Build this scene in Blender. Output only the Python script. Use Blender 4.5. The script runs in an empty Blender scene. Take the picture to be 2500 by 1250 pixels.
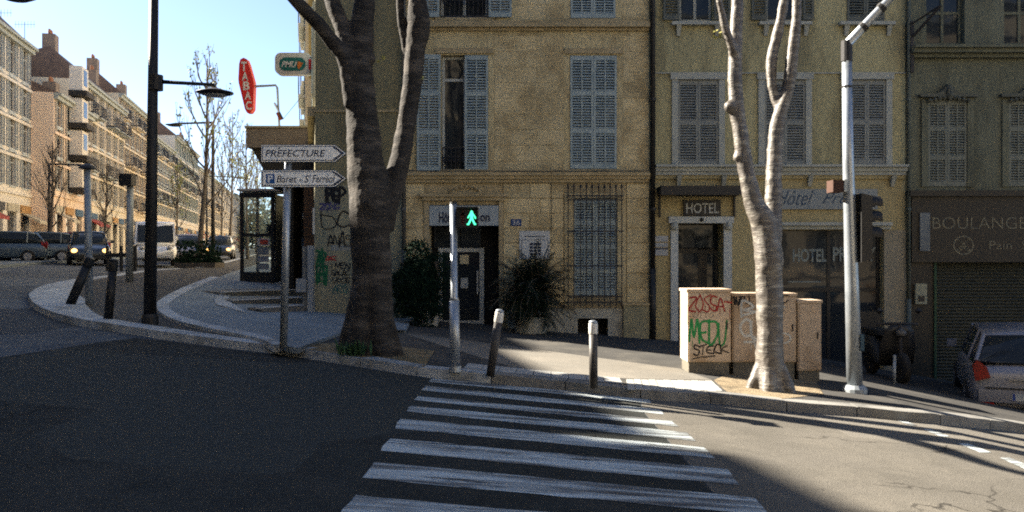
import bpy, bmesh, math, random
from mathutils import Vector, Matrix, noise
random.seed(7)
R = math.radians
SC = bpy.context.scene
COL = SC.collection
# ------------------------------------------------------------------ camera, sky, sun, exposure
FX, HZ, CZ = 2083.0, 630.0, 1.6          # focal length in photo pixels, horizon row, eye height
cam_d = bpy.data.cameras.new('camera'); cam = bpy.data.objects.new('camera', cam_d); COL.objects.link(cam)
cam.location = (0, 0, CZ); cam.rotation_euler = (R(90), 0, 0)
cam_d.sensor_width = 36; cam_d.lens = FX / 2500 * 36; cam_d.shift_y = 0.002
cam_d.clip_start = .05; cam_d.clip_end = 3000
SC.camera = cam
SUN_AZ, SUN_EL = 66.0, 34.0              # azimuth from +Y towards -X
w = bpy.data.worlds.new('World'); SC.world = w; w.use_nodes = True
nt = w.node_tree; bg = nt.nodes['Background']
sky = nt.nodes.new('ShaderNodeTexSky'); sky.sky_type = 'NISHITA'; sky.sun_disc = False
sky.sun_elevation = R(SUN_EL); sky.sun_rotation = R(-SUN_AZ); sky.air_density = .62; sky.dust_density = .5; sky.ozone_density = 1.5
nt.links.new(sky.outputs[0], bg.inputs[0]); bg.inputs[1].default_value = 0.05
sd = bpy.data.lights.new('sun', 'SUN'); sd.energy = 5.0; sd.angle = R(.53); sd.color = (1, .90, .75)
sun = bpy.data.objects.new('sun', sd); COL.objects.link(sun)
tosun = Vector((-math.sin(R(SUN_AZ)), math.cos(R(SUN_AZ)), math.tan(R(SUN_EL)))).normalized()
sun.rotation_euler = tosun.to_track_quat('Z', 'Y').to_euler(); sun.location = (-20, 12, 30)
vs = SC.view_settings; vs.view_transform = 'Standard'; vs.look = 'None'; vs.gamma = 1; vs.exposure = 2.55; vs.use_curve_mapping = False
SC.cycles.use_denoising = False; SC.cycles.sample_clamp_indirect = .35; SC.cycles.sample_clamp_direct = 0; SC.cycles.max_bounces = 8; SC.cycles.transparent_max_bounces = 12
SC.cycles.caustics_reflective = False; SC.cycles.caustics_refractive = False
SC.cycles.pixel_filter_type = 'BLACKMAN_HARRIS'; SC.cycles.filter_width = 1.9
# ------------------------------------------------------------------ terrain and picture-to-place helpers
def gnd(x, y):
    if x > 5: z = -.375 - .175 * (x - 5) if x < 25 else -3.875
    elif x > -10: z = -.075 * x
    elif x > -20: z = .75 + .03 * (-x - 10)
    else: z = 1.05
    return z + .014 * max(0, y - 18)
CUTX, CUTY = (-20, -10, 5, 25), (18,)
def W(px, py, Y): return Vector(((px - 1250) / FX * Y, Y, CZ - (py - HZ) / FX * Y))
def gp(px, py, h=0.0):
    lo, hi = .5, 400.0
    f = lambda Y: (lambda v: v.z - gnd(v.x, v.y) - h)(W(px, py, Y))
    for _ in range(50):
        m = (lo + hi) / 2
        if f(m) > 0: lo = m
        else: hi = m
    v = W(px, py, lo); v.z = gnd(v.x, v.y) + h
    return v
FY = 18.0; FS = FX / FY
def fx(px): return (px - 1250) / FS
def fz(py): return CZ - (py - HZ) / FS
# ------------------------------------------------------------------ materials
MATS = {}
def M(name, c1, c2=None, scale=3., rough=.85, bump=.15, bscale=40., metal=0., spec=.3, detail=6., rnd=0., stretch=(1, 1, 1), c3=None, s3=.5, lo=.35, hi=.65, obj=False, grain=.2, crack=0., chip=0.):
    if name in MATS: return MATS[name]
    m = bpy.data.materials.new(name); m.use_nodes = True; n = m.node_tree.nodes; l = m.node_tree.links
    b = n['Principled BSDF']; b.inputs['Roughness'].default_value = rough; b.inputs['Metallic'].default_value = metal
    b.inputs['Specular IOR Level'].default_value = spec
    if obj:
        tc = n.new('ShaderNodeTexCoord'); pos = tc.outputs['Object']
    else:
        g = n.new('ShaderNodeNewGeometry'); pos = g.outputs['Position']
    mp = n.new('ShaderNodeMapping'); mp.inputs['Scale'].default_value = stretch; l.new(pos, mp.inputs[0]); pos = mp.outputs[0]
    c2 = c2 or tuple(v * .78 for v in c1)
    def nz(s, d=detail, r=.6):
        t = n.new('ShaderNodeTexNoise'); t.inputs['Scale'].default_value = s; t.inputs['Detail'].default_value = d; t.inputs['Roughness'].default_value = r
        l.new(pos, t.inputs['Vector']); return t.outputs['Fac']
    def ramp(f, a, bb):
        t = n.new('ShaderNodeMapRange'); t.inputs[1].default_value = a; t.inputs[2].default_value = bb; l.new(f, t.inputs[0]); return t.outputs[0]
    def mix(f, a, bb, mode='MIX'):
        t = n.new('ShaderNodeMix'); t.data_type = 'RGBA'; t.blend_type = mode
        for i, v in ((0, f), (6, a), (7, bb)):
            if hasattr(v, 'links') or hasattr(v, 'is_linked'): l.new(v, t.inputs[i])
            elif i == 0: t.inputs[0].default_value = v
            else: t.inputs[i].default_value = (*v, 1)
        return t.outputs[2]
    col = mix(ramp(nz(scale), lo, hi), c1, c2)
    if c3: col = mix(ramp(nz(s3, 8, .7), .5, .62), col, c3)
    gr = ramp(nz(bscale, 3, .7), .3, .7)
    t = n.new('ShaderNodeMapRange'); t.inputs[3].default_value = 1 - grain; t.inputs[4].default_value = 1 + grain; l.new(gr, t.inputs[0])
    cb = n.new('ShaderNodeCombineColor')
    for i in range(3): l.new(t.outputs[0], cb.inputs[i])
    col = mix(1., col, cb.outputs[0], 'MULTIPLY')
    if crack:
        wn = n.new('ShaderNodeTexNoise'); wn.inputs['Scale'].default_value = 2.5; wn.inputs['Detail'].default_value = 5; l.new(pos, wn.inputs['Vector'])
        va = n.new('ShaderNodeVectorMath'); va.operation = 'MULTIPLY_ADD'; l.new(wn.outputs['Color'], va.inputs[0]); va.inputs[1].default_value = (.5, .5, .5); l.new(pos, va.inputs[2])
        vo = n.new('ShaderNodeTexVoronoi'); vo.feature = 'DISTANCE_TO_EDGE'; vo.inputs['Scale'].default_value = crack; l.new(va.outputs[0], vo.inputs['Vector'])
        ck = ramp(vo.outputs['Distance'], .008, .002); mm = n.new('ShaderNodeMath'); mm.operation = 'MULTIPLY'; l.new(ck, mm.inputs[0]); l.new(ramp(nz(.35), .5, .58), mm.inputs[1])
        col = mix(mm.outputs[0], col, tuple(v * .35 for v in c1))
        vp = n.new('ShaderNodeTexVoronoi'); vp.distance = 'CHEBYCHEV'; vp.inputs['Scale'].default_value = .23; l.new(pos, vp.inputs['Vector']); sx_ = n.new('ShaderNodeSeparateColor'); l.new(vp.outputs['Color'], sx_.inputs[0])
        col = mix(ramp(sx_.outputs[0], .62, .63), col, tuple(v * 1.22 for v in c1)); col = mix(ramp(sx_.outputs[1], .8, .81), col, tuple(v * .62 for v in c1))
    if chip: col = mix(ramp(nz(chip, 6, .75), .56, .6), col, (.05, .05, .05))
    if rnd:
        oi = n.new('ShaderNodeObjectInfo'); t = n.new('ShaderNodeMapRange'); t.inputs[3].default_value = 1 - rnd; t.inputs[4].default_value = 1 + rnd
        l.new(oi.outputs['Random'], t.inputs[0]); cb = n.new('ShaderNodeCombineColor')
        for i in range(3): l.new(t.outputs[0], cb.inputs[i])
        col = mix(1., col, cb.outputs[0], 'MULTIPLY')
    l.new(col, b.inputs['Base Color'])
    if bump:
        bm = n.new('ShaderNodeBump'); bm.inputs['Strength'].default_value = bump; bm.inputs['Distance'].default_value = .02
        l.new(nz(bscale, 4, .65), bm.inputs['Height']); l.new(bm.outputs[0], b.inputs['Normal'])
    MATS[name] = m; return m
def emit(name, c, s):
    m = bpy.data.materials.new(name); m.use_nodes = True; b = m.node_tree.nodes['Principled BSDF']
    b.inputs['Base Color'].default_value = (*c, 1); b.inputs['Emission Color'].default_value = (*c, 1); b.inputs['Emission Strength'].default_value = s
    MATS[name] = m; return m
def glassy(name, tint=(.02, .025, .03), rough=.04, spec=.6):
    m = bpy.data.materials.new(name); m.use_nodes = True; b = m.node_tree.nodes['Principled BSDF']
    b.inputs['Base Color'].default_value = (*tint, 1); b.inputs['Roughness'].default_value = rough; b.inputs['Specular IOR Level'].default_value = spec
    n = m.node_tree.nodes; l = m.node_tree.links
    t = n.new('ShaderNodeTexNoise'); t.inputs['Scale'].default_value = 1.3; g = n.new('ShaderNodeNewGeometry'); l.new(g.outputs['Position'], t.inputs[0])
    bu = n.new('ShaderNodeBump'); bu.inputs['Strength'].default_value = .08; bu.inputs['Distance'].default_value = .05; l.new(t.outputs[0], bu.inputs['Height']); l.new(bu.outputs[0], b.inputs['Normal'])
    MATS[name] = m; return m
def clear(name):
    m = bpy.data.materials.new(name); m.use_nodes = True; n = m.node_tree.nodes; l = m.node_tree.links
    tr = n.new('ShaderNodeBsdfTransparent'); gl = n.new('ShaderNodeBsdfGlossy'); gl.inputs['Roughness'].default_value = .05
    tr.inputs[0].default_value = (.85, .9, .9, 1)
    mx = n.new('ShaderNodeMixShader'); mx.inputs[0].default_value = .1
    l.new(tr.outputs[0], mx.inputs[1]); l.new(gl.outputs[0], mx.inputs[2]); l.new(mx.outputs[0], n['Material Output'].inputs[0])
    MATS[name] = m; return m
def MS(*a, **k): return M(*a, stretch=(1.6, 1.6, .42), **k)
asph = M('asphalt', (.085, .095, .105), (.062, .07, .08), 1.6, .95, .5, 90, c3=(.11, .12, .125), s3=.35, spec=.15, grain=.4, crack=.4)
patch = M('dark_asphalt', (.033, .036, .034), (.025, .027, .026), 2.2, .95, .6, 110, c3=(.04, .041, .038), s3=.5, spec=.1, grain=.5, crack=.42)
asph_r = M('sunlit_tone_asphalt', (.112, .104, .090), (.088, .082, .07), 1.3, .95, .5, 90, c3=(.128, .118, .10), s3=.5, spec=.12, grain=.3, crack=.4)  # same road surface, with sunlight put into a paler tone
pave_l = M('light_pavement', (.17, .20, .22), (.13, .155, .172), 1.4, .9, .35, 70, c3=(.21, .235, .25), s3=.6, spec=.2)
pave_d = M('dark_pavement', (.062, .06, .056), (.045, .044, .042), 2, .95, .4, 80, c3=(.085, .08, .07), s3=.9, spec=.15)
granite = M('granite', (.36, .385, .40), (.28, .30, .31), 3, .8, .3, 60, rnd=.12, c3=(.18, .19, .19), s3=1.7)
granite_d = M('sooty_shaded_granite', (.21, .205, .19), (.15, .147, .135), 3, .85, .3, 60, rnd=.15, c3=(.1, .1, .095), s3=1.7)  # soot plus the shade of the kerb face, both in the colour
paint = M('road_paint', (.43, .48, .49), (.2, .22, .225), 2.2, .8, .3, 70, stretch=(.3, 3.4, 1), c3=(.075, .075, .075), s3=2.2, lo=.35, hi=.6, grain=.35, chip=3.5)
tactile = M('tactile_slab', (.36, .36, .34), (.27, .27, .255), 5, .8, .3, 60)
soil = M('sandy_soil', (.20, .155, .085), (.135, .10, .055), 5, 1, .8, 50, c3=(.09, .07, .04), s3=2.5)
stone = M('tan_stone', (.49, .415, .25), (.37, .305, .17), 1.6, .9, .55, 22, rnd=.13, c3=(.31, .25, .14), s3=1.6)
render1 = MS('weathered_render', (.48, .415, .25), (.35, .295, .165), .9, .92, .5, 16, c3=(.27, .215, .12), s3=1.1)
mould = M('stone_moulding', (.37, .305, .185), (.26, .21, .12), 2, .9, .3, 25)
olive = MS('olive_render', (.22, .20, .12), (.17, .155, .09), .8, .92, .3, 20, c3=(.14, .125, .075), s3=.6)
graf_wall = MS('pale_grey_render', (.27, .26, .18), (.21, .2, .14), 1.4, .9, .3, 25, c3=(.18, .19, .14), s3=1.6)
yellow = MS('yellow_render', (.345, .32, .185), (.29, .265, .15), .7, .92, .25, 18, c3=(.20, .185, .11), s3=.7)
yellow2 = MS('warm_yellow_render', (.34, .29, .155), (.29, .24, .125), .8, .92, .25, 18)
grey_r = MS('green_grey_render', (.135, .14, .10), (.105, .11, .078), .6, .92, .3, 18, c3=(.085, .088, .063), s3=.8)
trim = M('grey_trim', (.33, .345, .31), (.26, .275, .25), 2, .8, .2, 30)
white_trim = M('white_trim', (.40, .43, .42), (.33, .35, .34), 2, .75, .15, 30)
shut_w = M('pale_blue_shutter', (.28, .34, .35), (.21, .265, .275), 3, .6, .1, 40)
shut_g = M('grey_shutter', (.20, .215, .20), (.155, .165, .155), 3, .65, .1, 40)
shut_d = M('dark_shutter', (.10, .11, .095), (.075, .082, .07), 3, .65, .1, 40)
dark = M('dark_interior', (.012, .012, .012), (.008, .008, .008), 2, .9, 0)
black = M('black_paint', (.018, .018, .018), (.012, .012, .012), 4, .5, .1, 40)
iron = M('wrought_iron', (.025, .024, .026), (.016, .015, .016), 4, .6, .2, 60)
zinc = M('galvanised_steel', (.34, .37, .40), (.25, .28, .31), 3, .38, .06, 50, metal=.55, spec=.5)
greymet = M('grey_painted_steel', (.28, .31, .33), (.21, .23, .25), 3, .45, .06, 50, metal=.2)
white_r = M('white_render', (.36, .36, .31), (.27, .265, .22), 1.8, .9, .3, 30, c3=(.19, .18, .14), s3=1.4)
bark = M('bark', (.046, .041, .036), (.02, .018, .016), 4, .8, .9, 20, spec=.2, stretch=(1, 1, 4), c3=(.08, .07, .06), s3=1.6)
bark2 = M('smooth_bark', (.115, .10, .086), (.06, .052, .044), 3, .5, .45, 12, spec=.5, stretch=(1, 1, 4.5), c3=(.21, .195, .165), s3=4.5)
twig = M('twig_bark', (.10, .085, .07), (.07, .06, .05), 3, .9, .2)
leaf = M('young_leaf', (.20, .22, .05), (.13, .16, .04), 3, .6, 0)
glass = glassy('window_glass', spec=.2); glassb = glassy('street_window_glass', (.03, .035, .04), .12)
clearg = clear('clear_glass')
# ------------------------------------------------------------------ mesh builder
def wloc(o):
    v = Vector((0, 0, 0))
    while o: v = v + o.location; o = o.parent
    return v
def tag(o, label=None, cat=None, group=None, kind=None):
    if label: o['label'] = label
    if cat: o['category'] = cat
    if group: o['group'] = group
    if kind: o['kind'] = kind
    return o
def empty(name, loc, label, cat, group=None):
    o = bpy.data.objects.new(name, None); COL.objects.link(o); o.location = loc; o.empty_display_size = .1
    return tag(o, label, cat, group)
class MB:
    def __init__(s): s.v = []; s.f = []
    def add(s, vs, fs):
        k = len(s.v); s.v += [tuple(v) for v in vs]; s.f += [tuple(i + k for i in f) for f in fs]; return s
    def box(s, x0, x1, y0, y1, z0, z1):
        x0, x1 = sorted((x0, x1)); y0, y1 = sorted((y0, y1)); z0, z1 = sorted((z0, z1))
        return s.add([(x, y, z) for z in (z0, z1) for y in (y0, y1) for x in (x0, x1)],
                     [(0, 2, 3, 1), (4, 5, 7, 6), (0, 1, 5, 4), (2, 6, 7, 3), (0, 4, 6, 2), (1, 3, 7, 5)])
    def obox(s, c, ax, ay, az):
        c = Vector(c); pts = []
        for k in (-1, 1):
            for j in (-1, 1):
                for i in (-1, 1): pts.append(c + ax * i + ay * j + az * k)
        return s.add(pts, [(0, 2, 3, 1), (4, 5, 7, 6), (0, 1, 5, 4), (2, 6, 7, 3), (0, 4, 6, 2), (1, 3, 7, 5)])
    def tube(s, pts, rad, n=10, cap=True, rough=0., seed=0):
        pts = [Vector(p) for p in pts]
        if not hasattr(rad, '__len__'): rad = [rad] * len(pts)
        k = len(s.v); up = None; ring = []
        for i, p in enumerate(pts):
            d = (pts[min(i + 1, len(pts) - 1)] - pts[max(i - 1, 0)]).normalized()
            if up is None: up = d.orthogonal().normalized()
            else: up = (up - d * up.dot(d)).normalized()
            sd_ = d.cross(up)
            for j in range(n):
                a = 2 * math.pi * j / n; r = rad[i]
                q = up * math.cos(a) + sd_ * math.sin(a)
                if rough: r *= 1 + rough * noise.noise((p + q * r) * 4 + Vector((seed, 0, 0)))
                s.v.append(tuple(p + q * r))
            if i:
                a0 = k + (i - 1) * n; a1 = k + i * n
                for j in range(n): s.f.append((a0 + j, a0 + (j + 1) % n, a1 + (j + 1) % n, a1 + j))
        if cap:
            s.f.append(tuple(range(k + n - 1, k - 1, -1))); e = k + (len(pts) - 1) * n; s.f.append(tuple(range(e, e + n)))
        return s
    def lathe(s, c, prof, n=24):
        c = Vector(c); return s.tube([c + Vector((0, 0, z)) for r, z in prof], [max(r, 1e-4) for r, z in prof], n)
    def prism(s, poly, y0, y1):          # poly in (x, z), extruded along y
        n = len(poly); a = sum(poly[i][0] * poly[(i + 1) % n][1] - poly[(i + 1) % n][0] * poly[i][1] for i in range(n))
        if a < 0: poly = poly[::-1]
        return s.add([(x, y0, z) for x, z in poly] + [(x, y1, z) for x, z in poly],
                     [tuple(range(n)), tuple(range(2 * n - 1, n - 1, -1))] + [(i, i + n, (i + 1) % n + n, (i + 1) % n) for i in range(n)])
    def pillar(s, poly, z0, z1):         # poly in (x, y), extruded along z
        n = len(poly); a = sum(poly[i][0] * poly[(i + 1) % n][1] - poly[(i + 1) % n][0] * poly[i][1] for i in range(n))
        if a < 0: poly = poly[::-1]
        return s.add([(x, y, z0) for x, y in poly] + [(x, y, z1) for x, y in poly],
                     [tuple(range(n - 1, -1, -1)), tuple(range(n, 2 * n))] + [(i, (i + 1) % n, (i + 1) % n + n, i + n) for i in range(n)])
    def build(s, name, mat, parent=None, smooth=False, kind=None):
        me = bpy.data.meshes.new(name); off = wloc(parent) if parent else Vector((0, 0, 0))
        me.from_pydata([(v[0] - off.x, v[1] - off.y, v[2] - off.z) for v in s.v], [], s.f); me.materials.append(mat)
        me.validate(); me.update()
        if smooth: me.polygons.foreach_set('use_smooth', [True] * len(me.polygons))
        o = bpy.data.objects.new(name, me); COL.objects.link(o); o.parent = parent
        if kind: o['kind'] = kind
        return o
def copy_tree(o, parent=None):
    c = o.copy(); COL.objects.link(c); c.parent = parent
    for ch in list(o.children): copy_tree(ch, c)
    return c
def smooth_path(p, k=6):
    p = [Vector(q) for q in p]; out = []
    for i in range(len(p) - 1):
        a, b, c, d = p[max(i - 1, 0)], p[i], p[i + 1], p[min(i + 2, len(p) - 1)]
        for j in range(k):
            t = j / k
            out.append(.5 * ((2 * b) + (c - a) * t + (2 * a - 5 * b + 4 * c - d) * t * t + (3 * b - a - 3 * c + d) * t ** 3))
    out.append(p[-1]); return out
def drape(name, poly, h, th, mat, kind='structure', parent=None, extra=None):
    """polygon laid on the terrain at height h, with side walls th deep"""
    bm = bmesh.new(); n = len(poly)
    a = sum(poly[i][0] * poly[(i + 1) % n][1] - poly[(i + 1) % n][0] * poly[i][1] for i in range(n))
    if a < 0: poly = poly[::-1]
    bm.faces.new([bm.verts.new((p[0], p[1], 0)) for p in poly])
    bmesh.ops.triangulate(bm, faces=bm.faces[:])
    for x in CUTX: bmesh.ops.bisect_plane(bm, geom=bm.verts[:] + bm.edges[:] + bm.faces[:], plane_co=(x, 0, 0), plane_no=(1, 0, 0))
    for y in CUTY: bmesh.ops.bisect_plane(bm, geom=bm.verts[:] + bm.edges[:] + bm.faces[:], plane_co=(0, y, 0), plane_no=(0, 1, 0))
    for v in bm.verts: v.co.z = gnd(v.co.x, v.co.y) + h
    if th:
        be = [e for e in bm.edges if e.is_boundary]
        r = bmesh.ops.extrude_edge_only(bm, edges=be)
        for v in [g for g in r['geom'] if isinstance(g, bmesh.types.BMVert)]: v.co.z -= th
    bmesh.ops.recalc_face_normals(bm, faces=bm.faces[:]) if th else None
    me = bpy.data.meshes.new(name); bm.to_mesh(me); bm.free(); me.materials.append(mat)
    o = bpy.data.objects.new(name, me); COL.objects.link(o); o.parent = parent
    if kind: o['kind'] = kind
    return o
def text(body, x0, x1, z0, z1, y, mat, parent, name='lettering', shear=0., bold=0., fit=True, depth=.004, rot=None):
    cu = bpy.data.curves.new(name, 'FONT'); cu.body = body; cu.shear = shear; cu.offset = bold; cu.resolution_u = 3
    ob = bpy.data.objects.new(name, cu); me = bpy.data.meshes.new_from_object(ob)
    vs_ = [v.co.copy() for v in me.vertices]
    ax, bx = min(v.x for v in vs_), max(v.x for v in vs_); az, bz = min(v.y for v in vs_), max(v.y for v in vs_)
    off = wloc(parent); sx = (x1 - x0) / (bx - ax); sz = (z1 - z0) / (bz - az)
    if not fit: sz = sx = min(sx, sz)
    for v, c in zip(me.vertices, vs_):
        v.co = Vector((x0 + (c.x - ax) * sx, y, z0 + (c.y - az) * sz)) - off
    me.materials.clear(); me.materials.append(mat); me.update()
    bpy.data.objects.remove(ob); bpy.data.curves.remove(cu)
    o = bpy.data.objects.new(name, me); COL.objects.link(o); o.parent = parent; return o
# ---- hand-drawn strokes for graffiti: letters on a 0..1 grid
GL = {'A': [[(0, 0), (.45, 1), (.9, 0)], [(.15, .4), (.8, .35)]], 'B': [[(0, 0), (0, 1), (.7, .8), (.15, .5), (.8, .25), (0, 0)]],
 'C': [[(.9, .8), (.4, 1), (0, .5), (.4, 0), (.9, .2)]], 'D': [[(0, 1), (.15, 0), (.8, .3), (.75, .8), (-.1, 1.05)]], 'E': [[(.8, 1), (.1, .9), (.1, .1), (.85, 0)], [(0, .5), (.6, .5)]],
 'F': [[(.8, 1), (.1, .95), (.1, 0)], [(0, .5), (.6, .5)]], 'G': [[(.9, .85), (.3, 1), (0, .4), (.5, 0), (.9, .4), (.5, .45)]], 'I': [[(.3, 1), (.3, 0)]], 'K': [[(0, 1), (.05, 0)], [(.9, 1), (.1, .5), (.95, 0)]],
 'L': [[(0, 1), (.05, .05), (.8, 0)]], 'M': [[(0, 0), (.15, 1), (.45, .3), (.8, 1), (.9, 0)]], 'N': [[(0, 0), (.1, 1), (.7, 0), (.85, 1)]], 'O': [[(.45, 1), (0, .5), (.45, 0), (.9, .5), (.4, 1)]],
 'P': [[(0, 0), (.1, 1), (.85, .85), (.1, .5)]], 'R': [[(0, 0), (.1, 1), (.85, .8), (.1, .5), (.9, 0)]], 'S': [[(.9, .9), (.2, 1), (.15, .6), (.8, .4), (.6, 0), (0, .1)]],
 'T': [[(0, 1), (.9, .95)], [(.45, 1), (.4, 0)]], 'U': [[(0, 1), (.1, .1), (.7, .1), (.9, 1)]], 'V': [[(0, 1), (.4, 0), (.9, 1)]], 'W': [[(0, 1), (.2, 0), (.45, .7), (.7, 0), (.95, 1)]], 'Z': [[(0, 1), (.9, .9), (0, .1), (.9, 0)]],
 '-': [[(0, .5), (.9, .55)]], '<': [[(.9, .9), (0, .5), (.9, .1)]], '!': [[(.3, 1), (.3, .3)]], '3': [[(0, .9), (.6, 1), (.2, .55), (.8, .3), (.3, 0), (0, .1)]]}
def ribbon(m, pts, wd, fn):
    pts = smooth_path([Vector((a, b, 0)) for a, b in pts], 4)
    for i in range(len(pts) - 1):
        d = (pts[i + 1] - pts[i]); 
        if d.length < 1e-6: continue
        n_ = Vector((-d.y, d.x, 0)).normalized() * wd / 2; e = d.normalized() * wd * .3
        q = [pts[i] - n_ - e, pts[i + 1] - n_ + e, pts[i + 1] + n_ + e, pts[i] + n_ - e]
        m.add([fn(v.x, v.y, i) for v in q], [(0, 1, 2, 3)])
def graffiti(txt, x0, x1, z0, z1, y, wd, mat, parent, jit=.17, slope=0.):
    m = MB(); n = len(txt); cw = (x1 - x0) / n; rr = random.Random(txt)
    for k, ch in enumerate(txt):
        for st in GL.get(ch, []):
            pts = [(x0 + cw * (k - .02 + 1.12 * a + rr.uniform(-jit, jit) * .5), z0 + (z1 - z0) * (b + rr.uniform(-jit, jit)) + slope * (k * cw)) for a, b in st]
            yy = y - .0004 * k
            ribbon(m, pts, wd * rr.uniform(.75, 1.25), lambda a, b, i, yy=yy: (a, yy - .00003 * i, b))
    if wd > .02:
        for k in range(n):
            x = x0 + cw * (k + rr.uniform(.2, .8)); z_ = z0 + (z1 - z0) * rr.uniform(0, .3)
            m.add([(x - .003, y - .0007, z_ - rr.uniform(.04, .16)), (x + .003, y - .0007, z_ - .05), (x + .004, y - .0007, z_ + .03), (x - .004, y - .0007, z_ + .03)], [(0, 1, 2, 3)])
    return m.build('graffiti_tag', mat, parent, kind='stuff')
def wall_holes(m, x0, x1, z0, z1, holes, y, dep):
    xs = sorted({x0, x1, *[h[0] for h in holes], *[h[1] for h in holes]}); zs = sorted({z0, z1, *[h[2] for h in holes], *[h[3] for h in holes]})
    for i in range(len(xs) - 1):
        for j in range(len(zs) - 1):
            a, b, c, d = xs[i], xs[i + 1], zs[j], zs[j + 1]; cx, cz = (a + b) / 2, (c + d) / 2
            if a < x0 - 1e-6 or b > x1 + 1e-6 or c < z0 - 1e-6 or d > z1 + 1e-6: continue
            if any(h[0] < cx < h[1] and h[2] < cz < h[3] for h in holes): continue
            m.add([(a, y, c), (b, y, c), (b, y, d), (a, y, d)], [(0, 1, 2, 3)])
    for a, b, c, d in holes:
        m.add([(a, y, c), (b, y, c), (b, y, d), (a, y, d), (a, y + dep, c), (b, y + dep, c), (b, y + dep, d), (a, y + dep, d)],
              [(0, 4, 5, 1), (1, 5, 6, 2), (2, 6, 7, 3), (3, 7, 4, 0)])
    return m
def shutter_leaf(x0, x1, z0, z1, y, mat, parent, bands=3, cols=2, th=.04, name='shutter', pitch=.058):
    """louvred leaf: frame with cross rails, slats between"""
    m = MB(); fr = .045; e = .001
    m.box(x0, x0 + fr, y - th, y, z0, z1).box(x1 - fr, x1, y - th, y, z0, z1)
    zz = [z0 + (z1 - z0) * k / bands for k in range(bands + 1)]
    for k, z in enumerate(zz):
        h = fr * 1.1; a = z if k == 0 else (z - 2 * h if k == bands else z - h); b = z + 2 * h if k == 0 else (z if k == bands else z + h)
        m.box(x0 + fr, x1 - fr, y - th + e, y - e, a, b)
    xs = [x0 + fr + (x1 - x0 - 2 * fr) * k / cols for k in range(cols + 1)]
    for k in range(1, cols): m.box(xs[k] - .013, xs[k] + .013, y - th - .002, y - .002, z0 + .02, z1 - .02)
    o = m.build(name, mat, parent)
    s = MB()
    for k in range(bands):
        a = zz[k] + (.1 if k == 0 else .05); b = zz[k + 1] - (.1 if k == bands - 1 else .05); n_ = max(2, round((b - a) / pitch))
        for i in range(n_):
            z = a + (b - a) * (i + .5) / n_
            s.add([(x0 + fr, y - th + .004, z - .022), (x1 - fr, y - th + .004, z - .022), (x1 - fr, y - .006, z + .012), (x0 + fr, y - .006, z + .012),
                   (x0 + fr, y - th + .004, z - .012), (x1 - fr, y - th + .004, z - .012), (x1 - fr, y - .006, z + .022), (x0 + fr, y - .006, z + .022)],
                  [(0, 3, 2, 1), (4, 5, 6, 7), (0, 1, 5, 4), (2, 3, 7, 6)])
    s.build('slats', mat, o, kind='stuff')
    return o
def casement(x0, x1, z0, z1, y, mat, parent, gl=None, transom=None, mull=1):
    """window frame and its panes, y is the front of the frame"""
    f = MB(); fr = .055
    f.box(x0, x0 + fr, y, y + .05, z0, z1).box(x1 - fr, x1, y, y + .05, z0, z1)
    f.box(x0 + fr, x1 - fr, y + .001, y + .049, z0, z0 + fr).box(x0 + fr, x1 - fr, y + .001, y + .049, z1 - fr, z1)
    zs = [z0 + fr] + ([transom - .03, transom + .03] if transom else []) + [z1 - fr]
    if transom: f.box(x0 + fr, x1 - fr, y + .001, y + .049, transom - .03, transom + .03)
    xs = [x0 + fr] + sum([[x0 + (x1 - x0) * k / (mull + 1) - .03, x0 + (x1 - x0) * k / (mull + 1) + .03] for k in range(1, mull + 1)], []) + [x1 - fr]
    for k in range(1, mull + 1):
        c = x0 + (x1 - x0) * k / (mull + 1); f.box(c - .03, c + .03, y - .004, y + .046, z0 + fr, z1 - fr)
    o = f.build('window_frame', mat, parent)
    for i in range(0, len(xs), 2):
        for j in range(0, len(zs), 2):
            MB().box(xs[i], xs[i + 1], y + .02, y + .03, zs[j], zs[j + 1]).build('pane', gl or glass, o)
    return o
# ================================================================== THE SETTING
def sheet(name, poly, h, mat): return drape(name, poly, h, 0, mat)
sheet('ground', [(-400, -60), (90, -60), (90, 900), (-400, 900)], 0, asph)
def PG(l, h=0.): return [gp(a, b, h) for a, b in l]
kerb_px = [(353, 668), (263, 681), (180, 692), (108, 708), (76, 726), (72, 739), (95, 763), (180, 793), (360, 823), (540, 848), (720, 871), (900, 899), (1038, 921), (1250, 941),
           (1400, 957), (1588, 977), (1777, 989), (1900, 1003), (2092, 1017), (2268, 1033), (2500, 1058)]
kw = [.35, .4, .5, .7, .9, 1.0, .8, .5, .42, .36, .3, .28, .28, .28, .28, .28, .28, .28, .28, .28, .28]
K = PG(kerb_px)
far_edge = [gp(440, 661), gp(520, 651)]
e0 = far_edge[-1]; far_edge = [Vector((e0.x - .235 * 160, e0.y + 160, 0)), Vector((e0.x - .235 * 40, e0.y + 40, 0)), e0, far_edge[0]]
kd = (K[-1] - K[-2]).normalized()
k_end = Vector((K[-1].x + 40, K[-1].y - 9, 0))
k_mid = [Vector((K[-1].x + a, K[-1].y - b, 0)) for a, b in ((.8, .22), (2, .52), (5, 1.25), (12, 2.8))]
outer = far_edge + K + k_mid + [k_end]
widths = [.3, .3, .3, .3] + kw + [.28] * 5
sm = smooth_path([Vector((p.x, p.y, 0)) for p in outer], 8); wd = []
for i in range(len(outer) - 1): wd += [widths[i] + (widths[i + 1] - widths[i]) * j / 8 for j in range(8)]
wd.append(.28)
inner = []
for i, p in enumerate(sm):
    d = (sm[min(i + 1, len(sm) - 1)] - sm[max(i - 1, 0)]).normalized(); inner.append(p + Vector((-d.y, d.x, 0)) * wd[i])
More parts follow.
